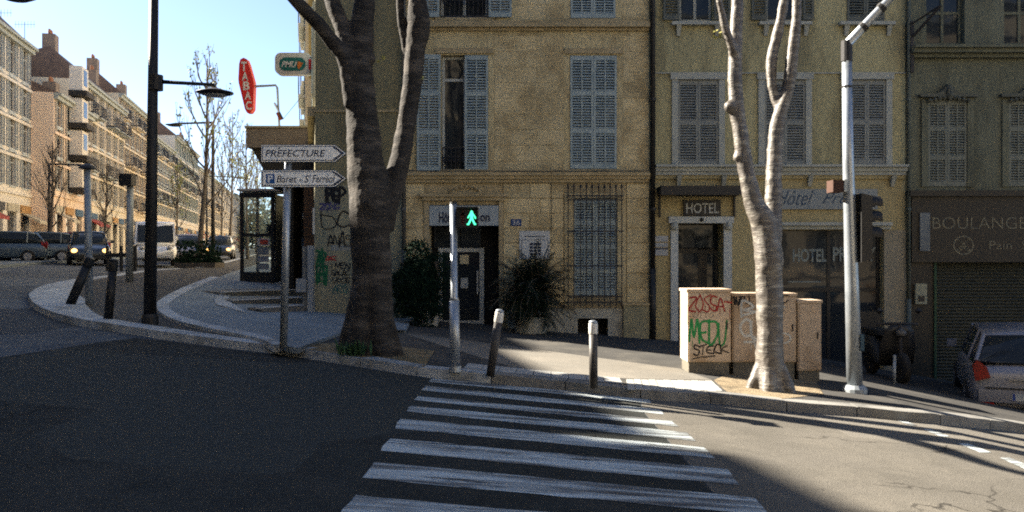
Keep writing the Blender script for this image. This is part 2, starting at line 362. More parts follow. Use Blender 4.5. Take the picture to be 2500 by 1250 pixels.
# pavement body (dark asphalt) behind the kerb stones
drape('pavement', [(p.x, p.y) for p in inner] + [(60, 30), (-3, 30), (-3 - .235 * 130, 160)], .116, .14, pave_d)
# kerb: stones laid end to end
kerb = empty('kerb', (0, 0, 0), None, None); kerb['kind'] = 'structure'
acc = 0; start = 0; L = 0
for i in range(1, len(sm)):
    seg = (sm[i] - sm[i - 1]).length; L += seg
    if sm[i].y > 34 and i < 60: start = i; L = 0; continue
    if sm[i].x > 17: break
    if L > (.85 if sm[i].y < 24 else 2.0):
        idx = list(range(start, i + 1))
        a = [sm[k] for k in idx]; b = [inner[k] for k in idx]
        ta = (a[-1] - a[0]).normalized() * .006
        a[0] = a[0] + ta; b[0] = b[0] + ta; a[-1] = a[-1] - ta; b[-1] = b[-1] - ta
        drape('kerbstone', [(p.x, p.y) for p in a] + [(p.x, p.y) for p in reversed(b)], .12 + random.uniform(-.003, .003), .15, granite if sm[i].x < 0 else granite_d, kind=None, parent=kerb)
        start = i; L = 0
drape('far_kerb', [(p.x, p.y) for p in sm[:20]] + [(p.x, p.y) for p in reversed(inner[:20])], .118, .13, granite)
drape('right_kerb', [(p.x, p.y) for p in sm[-12:]] + [(p.x, p.y) for p in reversed(inner[-12:])], .117, .13, granite_d)
# raised inner pavement on the corner with its own pale kerb
b_out = [(515, 675), (480, 688), (440, 704), (402, 724), (381, 742), (396, 765), (450, 787), (540, 806), (610, 820), (648, 832), (668, 842)]
b_in = [(535, 676), (505, 690), (468, 706), (430, 727), (412, 744), (428, 763), (475, 781), (560, 800), (630, 815), (668, 827), (692, 840)]
BO = smooth_path(PG(b_out, .17), 6); BI = smooth_path(PG(b_in, .17), 6)
ik = empty('inner_kerb', (0, 0, 0), None, None); ik['kind'] = 'structure'
for i in range(0, len(BO) - 1, 3):
    j = min(i + 3, len(BO) - 1); a = BO[i:j + 1]; b = BI[i:j + 1]
    drape('kerbstone', [(p.x, p.y) for p in a] + [(p.x, p.y) for p in reversed(b)], .17 + random.uniform(-.003, .003), .1, granite, kind=None, parent=ik)
up = [(p.x, p.y) for p in BI] + [(p.x, p.y) for p in PG([(700, 845), (727, 849), (760, 838), (830, 812), (930, 800), (990, 806)], .165)] + [(-2.2, 19), (-2.2, 30), (-12, 60), (-17, 60), (BO[0].x - .235 * 14 + .6, BO[0].y + 14)]
drape('inner_pavement', up, .165, .08, pave_l)
# dark asphalt patch of the carriageway and right-hand lane coloured paler to stand for sunlight
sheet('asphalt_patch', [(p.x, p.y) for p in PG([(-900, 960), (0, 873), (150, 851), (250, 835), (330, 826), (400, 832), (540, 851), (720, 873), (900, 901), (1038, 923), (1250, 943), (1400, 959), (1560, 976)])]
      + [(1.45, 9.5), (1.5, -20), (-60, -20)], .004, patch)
sheet('sunlit_tone_lane', [(p.x, p.y) for p in PG([(1564, 976), (1600, 980), (1777, 991), (1900, 1005), (2092, 1019), (2268, 1035), (2500, 1060)])] + [(k_end.x, k_end.y - .1), (60, -20), (1.51, -20), (1.46, 9.5)], .004, asph_r)
# crossing: eight worn stripes
cr = empty('crossing_markings', (0, 0, 0), None, None); cr['kind'] = 'structure'
LE = [((1056, 926), (1047, 933)), ((1040, 943), (1030, 954)), ((1021, 968), (1011, 978)), ((1002, 992), (989, 1006)), ((977, 1024), (964, 1048)), ((952, 1072), (929, 1102)), ((911, 1130), (887, 1170)), ((864, 1211), (828, 1262))]
RE = [((1580, 973), (1590, 986)), ((1609, 1001), (1621, 1013)), ((1642, 1029), (1654, 1043)), ((1678, 1057), (1696, 1078)), ((1721, 1094), (1747, 1121)), ((1777, 1147), (1809, 1188)), ((1846, 1218), (1882, 1262)), ((1930, 1308), (1985, 1370))]
for l_, r_ in zip(LE, RE):
    q = PG([l_[0], r_[0], r_[1], l_[1]]); pts = []
    for a, b in ((q[0], q[1]), (q[1], q[2]), (q[2], q[3]), (q[3], q[0])):
        n_ = 14 if (b - a).length > 1 else 3
        for k in range(n_):
            p = a.lerp(b, k / n_); pts.append((p.x + random.uniform(-.012, .012), p.y + random.uniform(-.012, .012)))
    drape('stripe', pts, .008, 0, paint, kind=None, parent=cr)
ld = empty('lane_markings', (0, 0, 0), None, None); ld['kind'] = 'structure'
for q in ([(2185, 1026), (2200, 1026), (2240, 1040), (2222, 1040)], [(2252, 1049), (2272, 1049), (2318, 1067), (2296, 1067)], [(2338, 1084), (2362, 1084), (2420, 1106), (2392, 1106)], [(2440, 1119), (2466, 1119), (2530, 1146), (2500, 1146)], [(2570, 1166), (2600, 1166), (2690, 1205), (2650, 1205)]):
    drape('dash', [(p.x, p.y) for p in PG(q)], .008, 0, paint, kind=None, parent=ld)
# tactile slabs beside the crossing, tree pits
tp = empty('tactile_paving', (0, 0, 0), None, None); tp['kind'] = 'structure'
qa = PG([(1142, 887), (1513, 923), (1522, 937), (1130, 900)], .12)
for k in range(9):
    t0, t1 = k / 9 + .002, (k + 1) / 9 - .002
    drape('slab', [(p.x, p.y) for p in (qa[0].lerp(qa[1], t0), qa[0].lerp(qa[1], t1), qa[3].lerp(qa[2], t1), qa[3].lerp(qa[2], t0))], .122, 0, tactile, kind=None, parent=tp)
qa = PG([(1528, 926), (1738, 930), (1765, 955), (1532, 950)], .12); m = MB()
for k in range(12):
    t0, t1 = k / 12 + .004, (k + 1) / 12 - .004
    drape('slab', [(p.x, p.y) for p in (qa[0].lerp(qa[1], t0), qa[0].lerp(qa[1], t1), qa[3].lerp(qa[2], t1), qa[3].lerp(qa[2], t0))], .122 + .004 * (k % 2), .01, tactile, kind=None, parent=tp)
drape('lit_pavement_strip', [(p.x, p.y) for p in PG([(980, 812), (1250, 845), (1660, 900), (1740, 928), (1528, 924), (1280, 905), (1100, 850)], .119)], .119, 0, M('sunlit_tone_pavement', (.15, .14, .12), (.115, .107, .092), 2, .95, .4, 70, c3=(.18, .165, .14)))  # paler asphalt where the sun strip falls, its brightness put into the colour
pit1 = PG([(742, 852), (780, 838), (900, 838), (1062, 856), (1036, 896), (900, 875)], .12)
drape('tree_pit_soil', [(p.x, p.y) for p in pit1], .1215, 0, soil)
pit2 = PG([(1742, 928), (1800, 905), (1990, 930), (2010, 962), (1900, 975), (1785, 966)], .12)
drape('second_tree_pit_soil', [(p.x, p.y) for p in pit2], .1215, 0, M('pale_gravel', (.24, .19, .12), (.17, .13, .08), 6, 1, .9, 45, c3=(.1, .08, .05), s3=3))
# steps that level out the corner terrace
ts = tag(bpy.data.objects.new('terrace_steps', None), kind='structure'); COL.objects.link(ts)
def at_z(px, py, z): Y = (CZ - z) * FX / (py - HZ); return Vector(((px - 1250) / FX * Y, Y, z))
zt = gnd(-6.2, 19) + .175
step_m = M('step_concrete', (.15, .145, .13), (.11, .105, .095), 3, .9, .3, 50)
edge_m = M('step_edge', (.34, .34, .33), (.27, .27, .26), 4, .7, .2, 50)
for k, (a, b, tp_) in enumerate((((548, 722), (738, 722), 706), ((572, 741), (740, 741), 726), ((640, 762), (742, 759), 744))):
    p = gp(*a, .17); q = gp(*b, .17); z = W(0, tp_, q.y).z; d = Vector((q.x - p.x, q.y - p.y, 0)).normalized(); nrm = Vector((-d.y, d.x, 0)); lf = 1.9 - .6 * k
    MB().pillar([(p.x, p.y), (q.x, q.y), (q.x + nrm.x * lf, q.y + nrm.y * lf), (p.x + nrm.x * lf + d.x * .5, p.y + nrm.y * lf)], z - .5, z - .012 - .002 * k).build('step', step_m, ts)
    MB().pillar([(p.x, p.y), (q.x, q.y), (q.x + nrm.x * .2, q.y + nrm.y * .2), (p.x + nrm.x * .2, p.y + nrm.y * .2)], z - .035, z).build('step_edge', edge_m, ts)
nose = PG([(545, 716), (528, 727), (524, 738), (536, 747), (560, 752), (600, 764), (566, 741), (558, 728), (566, 718)], .17)
drape('terrace_kerb_nose', [(p.x, p.y) for p in smooth_path(nose + [nose[0]], 3)[:-1]], .185, .06, granite)
# pavement along the left row
drape('left_pavement', [(-33 - 3 + .235 * 110 + 7, -50), (-33 + .235 * 110 + 7.5, -50), (-33 - .235 * 160 + 7.5, 216), (-33 - .235 * 160 - 3, 216)], .12, .14, pave_l)
# ================================================================== NEAR FACADES
def bldg(name, x, label, g=None): return empty(name, (x, FY, gnd(x, FY) + .1), label, 'building', g)
# ---- corner building behind the big tree
b0 = bldg('corner_building', fx(770), 'olive rendered corner building covered in graffiti behind the big forked tree trunk')
X0, X1, X2, X3 = fx(769), fx(990), fx(1592), fx(2214)
side = lambda x, y: x - .235 * (y - FY)
zs = fz(452)
MB().pillar([(X0, FY), (X1 - .002, FY), (X1 - .002, 31), (side(X0, 31), 31)], zs, 16.5).build('upper_wall', olive, b0)
MB().pillar([(X0, FY - .004), (X1 - .002, FY - .004), (X1 - .002, 31), (side(X0 - .004, 31), 31)], -.6, zs).build('lower_wall', graf_wall, b0)
MB().box(X0 - .02, X1 - .01, FY - .025, FY, fz(274), fz(268)).build('string_course', mould, b0)
MB().pillar([(X0 - .35, FY - .35), (X1 - .01, FY - .35), (X1 - .01, 31), (side(X0 - .35, 31), 31)], 16.5, 16.75).build('roof_cornice', mould, b0)
for a, b in ((18.6, 19.5), (21.5, 22.4), (24.5, 25.4), (27.5, 28.4)):
    for z in (5.1, 8.5, 11.9):
        o = MB().pillar([(side(X0 - .05, a), a), (side(X0 - .001, a), a), (side(X0 - .001, b + .9), b + .9), (side(X0 - .05, b + .9), b + .9)], z, z + 2.1).build('side_window', white_trim, b0)
        MB().pillar([(side(X0 - .075, a + .06), a + .06), (side(X0 - .05, a + .06), a + .06), (side(X0 - .05, b - .1), b - .1), (side(X0 - .075, b - .1), b - .1)], z + .1, z + 2).build('shutter', shut_w, o)
for z in (4.7, 8.2, 11.6):
    MB().pillar([(side(X0 - .16, 18.02), 18.02), (side(X0 - .001, 18.02), 18.02), (side(X0 - .001, 30.9), 30.9), (side(X0 - .16, 30.9), 30.9)], z - .1, z + .1).build('side_band', mould, b0)
blk = M('black_spray', (.012, .012, .014)); red_s = M('red_spray', (.32, .035, .03)); grn_s = M('green_spray', (.03, .24, .07)); wht_s = M('white_spray', (.5, .5, .47)); blu_s = M('violet_spray', (.05, .05, .14)); dgrn = M('dark_green_spray', (.015, .11, .05))
Yg = FY - .008
graffiti('8PEP', fx(782), fx(845), fz(492), fz(462), Yg, .07, blk, b0)
graffiti('ZONG', fx(782), fx(830), fz(512), fz(496), Yg, .03, blu_s, b0)
graffiti('DC', fx(785), fx(860), fz(562), fz(520), Yg, .026, blk, b0, slope=.05)
graffiti('ANAS', fx(800), fx(858), fz(600), fz(570), Yg, .028, blk, b0)
graffiti('IMEN', fx(806), fx(856), fz(655), fz(643), Yg, .02, blk, b0)
graffiti('SALAC', fx(810), fx(854), fz(672), fz(660), Yg, .02, blk, b0)
graffiti('VOCE', fx(812), fx(856), fz(690), fz(678), Yg, .018, blk, b0)
graffiti('ZMZ', fx(773), fx(795), fz(652), fz(612), Yg, .05, dgrn, b0); graffiti('WEW', fx(773), fx(798), fz(692), fz(655), Yg, .04, dgrn, b0)
graffiti('SE', fx(795), fx(822), fz(636), fz(626), Yg, .02, red_s, b0); graffiti('ARO', fx(812), fx(850), fz(715), fz(697), Yg, .02, M('teal_spray', (.03, .12, .12)), b0)
MB().box(fx(808), fx(858), FY - .007, FY - .0045, fz(612), fz(598)).build('painted_patch', M('grey_patch', (.24, .25, .23)), b0)
# ---- hotel building number 36
b1 = bldg('stone_hotel', fx(1290), 'tan stone hotel with pale blue shutters, number 36 plate and spiked iron window grille')
door = (fx(1048), fx(1218), fz(803), fz(500)); gw = (fx(1400), fx(1507), fz(722), fz(484)); cel = (fx(1410), fx(1484), fz(860), fz(777))
w1 = (fx(1077), fx(1192), fz(419), fz(134)); w2 = (fx(1392), fx(1506), fz(413), fz(135)); w3 = (fx(1074), fx(1192), fz(43), fz(-245)); w4 = (fx(1393), fx(1503), fz(45), fz(-243))
zc = fz(447)
m = wall_holes(MB(), X1, X2 - .06, zc, 16, [w1, w2, w3, w4], FY + .012, .28); m.build('upper_wall', render1, b1)
MB().box(X1, X2 - .06, FY + .6, 30, -.6, 16).build('building_core', dark, b1)
MB().box(X1, X2 - .06, FY + .012, 30, 16, 16.4).build('roof_cornice', mould, b1)
wall_holes(MB(), X1, X2 - .06, -.7, zc, [door, gw, cel], FY + .012, .55).build('ground_floor_wall', mould, b1)
for nm, a, b, d in (('string_course', 422, 430, .17), ('string_course', 430, 438, .12), ('string_course', 438, 446, .07), ('string_course', 414, 422, .05), ('cornice_band', 52, 60, .09), ('cornice_band', 60, 69, .15), ('cornice_band', 69, 76, .06)):
    MB().box(X1 + .002, X2 - .062, FY + .01 - d, FY + .01, fz(b) + .001, fz(a) - .001).build(nm, mould, b1)
# ashlar blocks of the ground floor, laid in rows around the openings
cube = MB().box(0, 1, 0, 1, 0, 1).build('stone_block', stone); cube_me = cube.data; bpy.data.objects.remove(cube)
obs = [(fx(1036), fx(1229), fz(860), fz(478)), (fx(1376), fx(1530), fz(860), fz(470)), (fx(1245), fx(1520), fz(860), fz(752)), (fx(1518), fx(1600), fz(860), fz(742)), (fx(1095), fx(1182), fz(478), fz(452))]
b1w = wloc(b1)
def lay(zt_, zend, obs, x0, x1, rh, gap, prmin, prmax):
    row = 0
    while zt_ > zend:
        zb = zt_ - rh; free = [(x0, x1)]
        for a, b, c, d in obs:
            if zb < d - .02 and zt_ > c + .02:
                nf = []
                for u, v in free:
                    if b <= u or a >= v: nf.append((u, v))
                    else:
                        if a > u: nf.append((u, a))
                        if b < v: nf.append((b, v))
                free = nf
        for u, v in free:
            n_ = max(1, round((v - u) / .62)); cuts = [u] + [u + (v - u) * (k + (.22 if row % 2 else -.12)) / n_ for k in range(1, n_)] + [v]
            for k in range(n_):
                if cuts[k + 1] - cuts[k] < .06: continue
                o = bpy.data.objects.new('stone_block', cube_me); COL.objects.link(o); o.parent = b1
                pr = random.uniform(prmin, prmax)
                o.location = Vector((cuts[k] + gap / 2, FY + .012 - pr, zb + gap / 2)) - b1w; o.scale = (cuts[k + 1] - cuts[k] - gap, pr, rh - gap)
        zt_ = zb; row += 1
lay(zc - .004, fz(835), obs, X1 + .004, X2 - .064, .315, .013, .014, .028)
ob2 = [(w1[0] - .64, w1[1] + .13, w1[2] - .07, w1[3] + .15), (w2[0] - .13, w2[1] + .13, w2[2] - .07, w2[3] + .15), (w3[0] - .64, w3[1] + .62, w3[2] - .07, 9.8), (w4[0] - .13, w4[1] + .13, w4[2] - .07, 9.8), (X1, X2, fz(80), fz(48))]
lay(8.6, fz(412) + .05, ob2, X1 + .004, X2 - .064, .33, .009, .003, .009)
cbl = MB(); cbl.tube([(X1 + .1, FY - .19, fz(419)), (fx(1300), FY - .19, fz(420.5)), (X2 - .1, FY - .19, fz(419.5))], .009, 5).tube([(fx(1345), FY - .19, fz(420)), (fx(1346), FY - .03, fz(440)), (fx(1346), FY - .035, fz(564))], .007, 5); cbl.build('cable', black, b1)
# door surround, sign panel, recessed glass door
for a, b, c, d, p in ((1036, 1048, 803, 490, .05), (1218, 1229, 803, 490, .05), (1032, 1234, 490, 481, .09), (1026, 1240, 481, 474, .13)):
    MB().box(fx(a), fx(b), FY + .012 - p, FY + .01, fz(c), fz(d)).build('door_moulding', mould, b1)
m = MB(); 
for k in range(9):
    a = math.pi * k / 8; m.lathe((fx(1138) + .3 * math.cos(a), FY - .0, fz(474) + .02 + .13 * math.sin(a)), [(.03, -.03), (.05, 0), (.03, .03)], 8)
m.box(fx(1098), fx(1178), FY - .03, FY, fz(474), fz(468)); m.build('carved_ornament', mould, b1)
sg = MB().box(fx(1049), fx(1217), FY - .04, FY - .005, fz(551), fz(502)).build('sign_panel', M('sign_grey_blue', (.30, .34, .36), (.25, .29, .31)), b1)
navy = M('navy_lettering', (.03, .035, .06)); text('Hôtel', fx(1072), fx(1112), fz(545), fz(518), FY - .046, navy, sg, bold=.03); text('on', fx(1172), fx(1196), fz(541), fz(525), FY - .046, navy, sg, bold=.03)
dr = MB(); yd = FY + .42
dr.box(fx(1066), fx(1180), yd, yd + .05, fz(615), fz(605)).box(fx(1066), fx(1076), yd + .001, yd + .049, fz(797), fz(615)).box(fx(1169), fx(1180), yd + .001, yd + .049, fz(797), fz(615)).box(fx(1076), fx(1169), yd + .002, yd + .048, fz(797), fz(786))
dd = dr.build('glass_door', white_trim, b1)
MB().box(fx(1076), fx(1169), yd + .02, yd + .03, fz(786), fz(615)).build('pane', glass, dd)
MB().box(fx(1162), fx(1166), yd - .05, yd - .02, fz(720), fz(660)).build('door_handle', zinc, dd)
MB().box(fx(1122), fx(1140), yd - .004, yd + .018, fz(705), fz(680)).build('paper_notice', white_trim, dd)
MB().box(fx(1120), fx(1142), yd - .005, yd + .018, fz(645), fz(622)).build('sticker', M('yellowish_sticker', (.5, .45, .3)), dd)
MB().box(fx(1055), fx(1120), yd + .02, yd + .03, fz(604), fz(552)).build('transom_pane', glass, b1)
MB().box(fx(1122), fx(1172), yd + .02, yd + .03, fz(604), fz(552)).build('transom_pane', glass, b1)
MB().box(fx(1049), fx(1217), yd + .06, yd + .1, fz(803), fz(500)).build('door_backing', dark, b1)
MB().box(fx(1040), fx(1226), FY - .3, FY + .5, fz(840), fz(804)).build('door_step', step_m, b1)
# number plate and notice board
npl = MB().box(fx(1247), fx(1273), FY - .02, FY - .006, fz(552), fz(535)).build('number_plate', M('enamel_blue', (.03, .06, .16)), b1)
text('36', fx(1251), fx(1269), fz(549), fz(538), FY - .022, M('white_enamel', (.5, .5, .48)), npl)
nb = MB().box(fx(1268), fx(1342), FY - .03, FY - .006, fz(632), fz(564)).build('notice_board', M('board_white', (.46, .48, .48), (.40, .42, .42)), b1)
for a, b, c, d in ((1280, 1330, 578, 576), (1273, 1338, 586, 585), (1273, 1274, 630, 586), (1337, 1338, 630, 586)): MB().box(fx(a), fx(b), FY - .033, FY - .0302, fz(c), fz(d)).build('rule_line', navy, nb)
for k in range(4): 
    for j in range(3): MB().box(fx(1293 + j * 10), fx(1301 + j * 10), FY - .033, FY - .0302, fz(599 + k * 8), fz(593 + k * 8)).build('tile_mark', navy, nb)
# window one: right leaf shut, left leaf folded back
def window(h, hl, hr, mat, bands=3, cols=2, left='open', right='open', parent=b1, wm=white_trim, transom=None, gl=None, y=None, wlab=None, mull=1):
    y = y or FY; x0, x1, z0, z1 = h; c = (x0 + x1) / 2
    casement(x0 + .01, x1 - .01, z0 + .01, z1 - .01, y + .16, wm, parent, gl=gl, transom=transom, mull=mull)
    MB().box(x0 + .003, x1 - .003, y + .262, y + .28, z0 + .003, z1 - .003).build('window_backing', dark, parent)
    if left == 'open': shutter_leaf(x0 - (c - x0) * hl - .01, x0 - .01, z0 + .0, z1, y - .015, mat, parent, bands, cols)
    if left == 'shut': shutter_leaf(x0 + .004, c - .003, z0 + .01, z1 - .01, y + .03, mat, parent, bands, cols)
    if right == 'open': shutter_leaf(x1 + .01, x1 + (x1 - c) * hr + .01, z0 + .0, z1, y - .015, mat, parent, bands, cols)
    if right == 'shut': shutter_leaf(c + .003, x1 - .004, z0 + .01, z1 - .01, y + .03, mat, parent, bands, cols)
window(w1, 1.0, 1, shut_w, left='open', right='shut', transom=fz(192))
window(w2, 1, 1, shut_w, left='shut', right='shut')
window(w3, .95, .95, shut_w, left='open', right='open'); window(w4, 1, 1, shut_w, left='shut', right='shut')
def window_rail(x0, x1, z0, z1, y, parent):
    m = MB(); m.box(x0, x1, y - .015, y + .015, z1 - .025, z1).box(x0, x1, y - .015, y + .015, z0, z0 + .025)
    n_ = int((x1 - x0) / .09)
    for k in range(n_ + 1):
        x = x0 + (x1 - x0) * k / n_; m.box(x - .007, x + .007, y - .007, y + .007, z0 + .02, z1 - .02)
        if k < n_: m.lathe((x + .045, y, (z0 + z1) / 2), [(.005, -.08), (.035, -.03), (.012, 0), (.035, .03), (.005, .08)], 6)
    return m.build('iron_railing', iron, parent)
window_rail(fx(1080), fx(1134), fz(417), fz(359), FY - .03 + .05, b1); window_rail(fx(1076), fx(1190), fz(42), fz(-50), FY - .02, b1)
for h in (w1, w2, w3, w4):
    MB().box(h[0] - .12, h[1] + .12, FY - .03, FY + .011, h[3] + .03, h[3] + .14).build('lintel', mould, b1); MB().box(h[0] - .1, h[1] + .1, FY - .02, FY + .011, h[2] - .055, h[2] - .003).build('sill', mould, b1)
# grille window
MB().box(fx(1378), fx(1400) - .002, FY - .02, FY + .01, fz(745), fz(472)).build('window_surround', stone, b1); MB().box(fx(1507) + .002, fx(1528), FY - .02, FY + .01, fz(745), fz(472)).build('window_surround', stone, b1)
MB().box(fx(1400), fx(1507), FY - .021, FY + .009, fz(483), fz(472)).build('window_surround', stone, b1); MB().box(fx(1378), fx(1528), FY - .05, FY + .01, fz(752), fz(745)).build('sill', mould, b1)
window(gw, 1, 1, shut_w, left='shut', right='shut', bands=4, y=FY + .02)
gr = MB(); gy = FY - .14
for py in (479, 489, 565, 649, 723, 737): gr = MB().box(fx(1384), fx(1519), gy - .008, gy + .008, fz(py + 1.6), fz(py - 1.6)); gr.build('grille_crossbar', iron, b1)
for k, px in enumerate((1386, 1400, 1416, 1430, 1444, 1460, 1474, 1488, 1502, 1516)):
    m = MB().box(fx(px) - .0095, fx(px) + .0095, gy - .0095, gy + .0095, fz(752), fz(458)); m.tube([(fx(px), gy, fz(462)), (fx(px), gy, fz(457)), (fx(px), gy, fz(447))], [.012, .024, .002], 6); m.build('grille_bar', iron, b1)
for px in (1386, 1516):
    for py in (479, 737): MB().box(fx(px) - .012, fx(px) + .012, gy, FY - .02, fz(py + 2), fz(py - 2)).build('grille_bracket', iron, b1)
wall_holes(MB(), fx(1240), fx(1520), -.7, fz(752), [cel], FY - .04, .05).build('plinth', white_r, b1)
MB().box(fx(1411), fx(1483), FY + .3, FY + .35, fz(858), fz(778)).build('cellar_backing', dark, b1)
MB().box(fx(1521), X2 - .062, FY - .09, FY + .01, -.7, fz(745)).build('pier_plinth', M('pale_stone', (.27, .25, .16), (.2, .185, .115), 2, .9, .3, 30), b1)
MB().box(fx(1518), X2 - .061, FY - .11, FY + .01, fz(745), fz(739)).build('pier_cap', mould, b1); MB().box(X1 + .01, fx(1036), FY - .06, FY + .01, -.6, fz(745)).build('plinth', white_r, b1)
# rainwater pipes
def pipe(px, z0, z1, label, mat=None, r=.055, py_b=0):
    x = fx(px); root = empty('drainpipe', (x, FY - .1, z0), label, 'drainpipe')
    MB().tube([(x, FY - .09, z0 + 1.6), (x, FY - .09, z1)], r, 10).build('pipe', mat or black, root, True)
    MB().tube([(x, FY - .09, z0), (x, FY - .09, z0 + 1.6)], r * 1.25, 10).build('foot_guard', mat or black, root, True)
    for z in (2.6, 4.9, 7.2): MB().tube([(x, FY - .09, z), (x, FY - .09, z + .06)], r * 1.35, 10).build('collar', mat or black, root)
    return root
pipe(1592, gnd(fx(1592), FY), 15.5, 'dark cast drainpipe between the stone hotel and the yellow hotel')
pipe(987, gnd(fx(987), FY), 15.5, 'grey drainpipe behind the big tree beside the potted shrub', M('pipe_grey', (.1, .1, .095)), .04)
pipe(2214, gnd(fx(2214), FY) + .1, 15.5, 'thin drainpipe between the yellow hotel and the bakery', M('pipe_green', (.1, .12, .11)), .035)
# ---- yellow hotel
b2 = bldg('yellow_hotel', fx(1900), 'yellow rendered hotel with grey trimmed windows, HOTEL sign and dark shop window')
h1 = (fx(1655), fx(1754), fz(405), fz(195)); h2 = (fx(1866), fx(1966), fz(405), fz(195)); h3 = (fx(2070), fx(2162), fz(403), fz(195))
u1 = (fx(1659), fx(1741), fz(50), fz(-190)); u2 = (fx(1872), fx(1958), fz(50), fz(-190)); u3 = (fx(2068), fx(2160), fz(52), fz(-190))
hd = (fx(1655), fx(1766), fz(905), fz(545)); sw = (fx(1905), fx(2156), fz(905), fz(562))
zc2 = fz(408)
wall_holes(MB(), X2 + .06, X3 - .03, zc2, 15, [h1, h2, h3, u1, u2, u3], FY + .014, .28).build('upper_wall', yellow, b2)
wall_holes(MB(), X2 + .06, X3 - .03, -1.2, zc2, [hd, sw], FY + .014, .5).build('ground_floor_wall', yellow2, b2)
MB().box(X2 - .06, X3 - .03, FY + .62, 30, -1.2, 15).build('building_core', dark, b2); MB().box(X2 - .058, X2 + .06, FY + .03, FY + .6, -1.2, 15).build('party_joint', grey_r, b2)
MB().box(X2 + .06, X3 - .03, FY, 30, 15, 15.3).build('roof_cornice', trim, b2)
for nm, a, b, d, mt in (('cornice_ledge', 403, 409, .19, trim), ('cornice_band', 409, 419, .12, trim), ('cornice_band', 419, 428, .08, trim), ('cornice_band', 428, 437, .045, yellow2), ('string_line', 177, 180, .03, trim)):
    MB().box(X2 + .062, X3 - .032, FY + .013 - d, FY + .013, fz(b) + .001, fz(a) - .001).build(nm, mt, b2)
for h in (h1, h2, h3):
    for a, b, c, d, p in ((h[0] - .13, h[0] - .002, h[2], h[3] + .002, .05), (h[1] + .002, h[1] + .13, h[2], h[3] + .002, .05), (h[0] - .16, h[1] + .16, h[3] + .004, h[3] + .15, .07)):
        MB().box(a, b, FY + .013 - p, FY + .013, c, d).build('window_surround', trim, b2)
    window(h, 1, 1, shut_g, bands=2, cols=1, left='shut', right='shut', parent=b2, wm=trim)
window(u1, .95, .95, shut_d, bands=2, cols=1, parent=b2, wm=trim); window(u2, .85, .6, shut_d, bands=2, cols=1, parent=b2, wm=trim); window(u3, 1, 1, shut_d, bands=2, cols=1, left='shut', right='shut', parent=b2)
for h in (u1, u2, u3):
    MB().box(h[0] - .18, h[1] + .18, FY - .12, FY + .01, fz(63), fz(55)).build('sill', trim, b2)
    for x in (h[0] - .08, h[1] + .02): MB().add([(x, FY - .1, fz(63)), (x + .11, FY - .1, fz(63)), (x + .11, FY + .012, fz(63)), (x, FY + .012, fz(63)), (x + .02, FY - .02, fz(88)), (x + .09, FY - .02, fz(88)), (x + .09, FY + .012, fz(88)), (x + .02, FY + .012, fz(88))], [(0, 1, 2, 3), (0, 4, 5, 1), (1, 5, 6, 2), (0, 3, 7, 4), (4, 7, 6, 5)]).build('corbel', trim, b2)
for px in (1651, 1760, 1970, 2172): MB().add([(fx(px), FY - .13, fz(430)), (fx(px + 12), FY - .13, fz(430)), (fx(px + 12), FY + .012, fz(430)), (fx(px), FY + .012, fz(430)), (fx(px + 2), FY - .02, fz(456)), (fx(px + 10), FY - .02, fz(456)), (fx(px + 10), FY + .012, fz(456)), (fx(px + 2), FY + .012, fz(456))], [(0, 1, 2, 3), (0, 4, 5, 1), (1, 5, 6, 2), (0, 3, 7, 4), (4, 7, 6, 5)]).build('corbel', trim, b2)
# hotel entrance
MB().box(fx(1604), fx(1796), FY - .5, FY + .01, fz(480), fz(458)).build('door_canopy', black, b2)
MB().box(fx(1608), fx(1612), FY - .05, FY + .01, fz(530), fz(480)).build('canopy_bracket', black, b2); MB().box(fx(1790), fx(1794), FY - .05, FY + .01, fz(530), fz(480)).build('canopy_bracket', black, b2)
hs = MB().box(fx(1668), fx(1758), FY - .06, FY + .01, fz(527), fz(489)).build('hotel_sign', black, b2)
text('HOTEL', fx(1674), fx(1753), fz(521), fz(496), FY - .065, M('sign_letter_white', (.40, .42, .40)), hs, bold=.01)
for a, b, c, d, p in ((1637, 1655, 860, 546, .06), (1766, 1786, 860, 546, .06), (1632, 1790, 545, 529, .09)): MB().box(fx(a), fx(b) - .002, FY + .013 - p, FY + .012, fz(c), fz(d)).build('door_surround', white_trim, b2)
for px in (1645, 1777): MB().lathe((fx(px), FY - .07, fz(553)), [(.02, -.08), (.07, -.06), (.085, 0), (.06, .07), (.02, .09)], 12).build('rosette', trim, b2)
MB().lathe((fx(1711), FY - .09, fz(537)), [(.02, -.04), (.04, -.02), (.04, .02), (.02, .04)], 10).build('door_lamp', black, b2)
yb = FY + .45
MB().box(fx(1656), fx(1765), yb + .06, yb + .1, fz(905), fz(546)).build('door_backing', dark, b2)
dd = MB().box(fx(1658), fx(1664), yb, yb + .05, fz(880), fz(610)).box(fx(1716), fx(1738), yb, yb + .05, fz(880), fz(610)).box(fx(1758), fx(1764), yb, yb + .05, fz(880), fz(610)).box(fx(1664), fx(1716), yb + .001, yb + .049, fz(618), fz(606)).box(fx(1738), fx(1758), yb + .001, yb + .049, fz(618), fz(606)).build('entrance_door', M('door_brown', (.06, .055, .045)), b2)
MB().box(fx(1664), fx(1716), yb + .02, yb + .03, fz(880), fz(618)).build('pane', glass, dd); MB().box(fx(1738), fx(1758), yb + .02, yb + .03, fz(880), fz(618)).build('pane', glass, dd)
MB().box(fx(1656), fx(1765), yb + .02, yb + .03, fz(604), fz(546)).build('transom_pane', glass, b2)
for k, (a, b) in enumerate(((576, 590), (593, 603), (605, 624))): MB().box(fx(1600), fx(1631), FY - .01, FY + .012, fz(b), fz(a)).build('wall_notice', M('notice_pale', (.34, .36, .37)), b2)
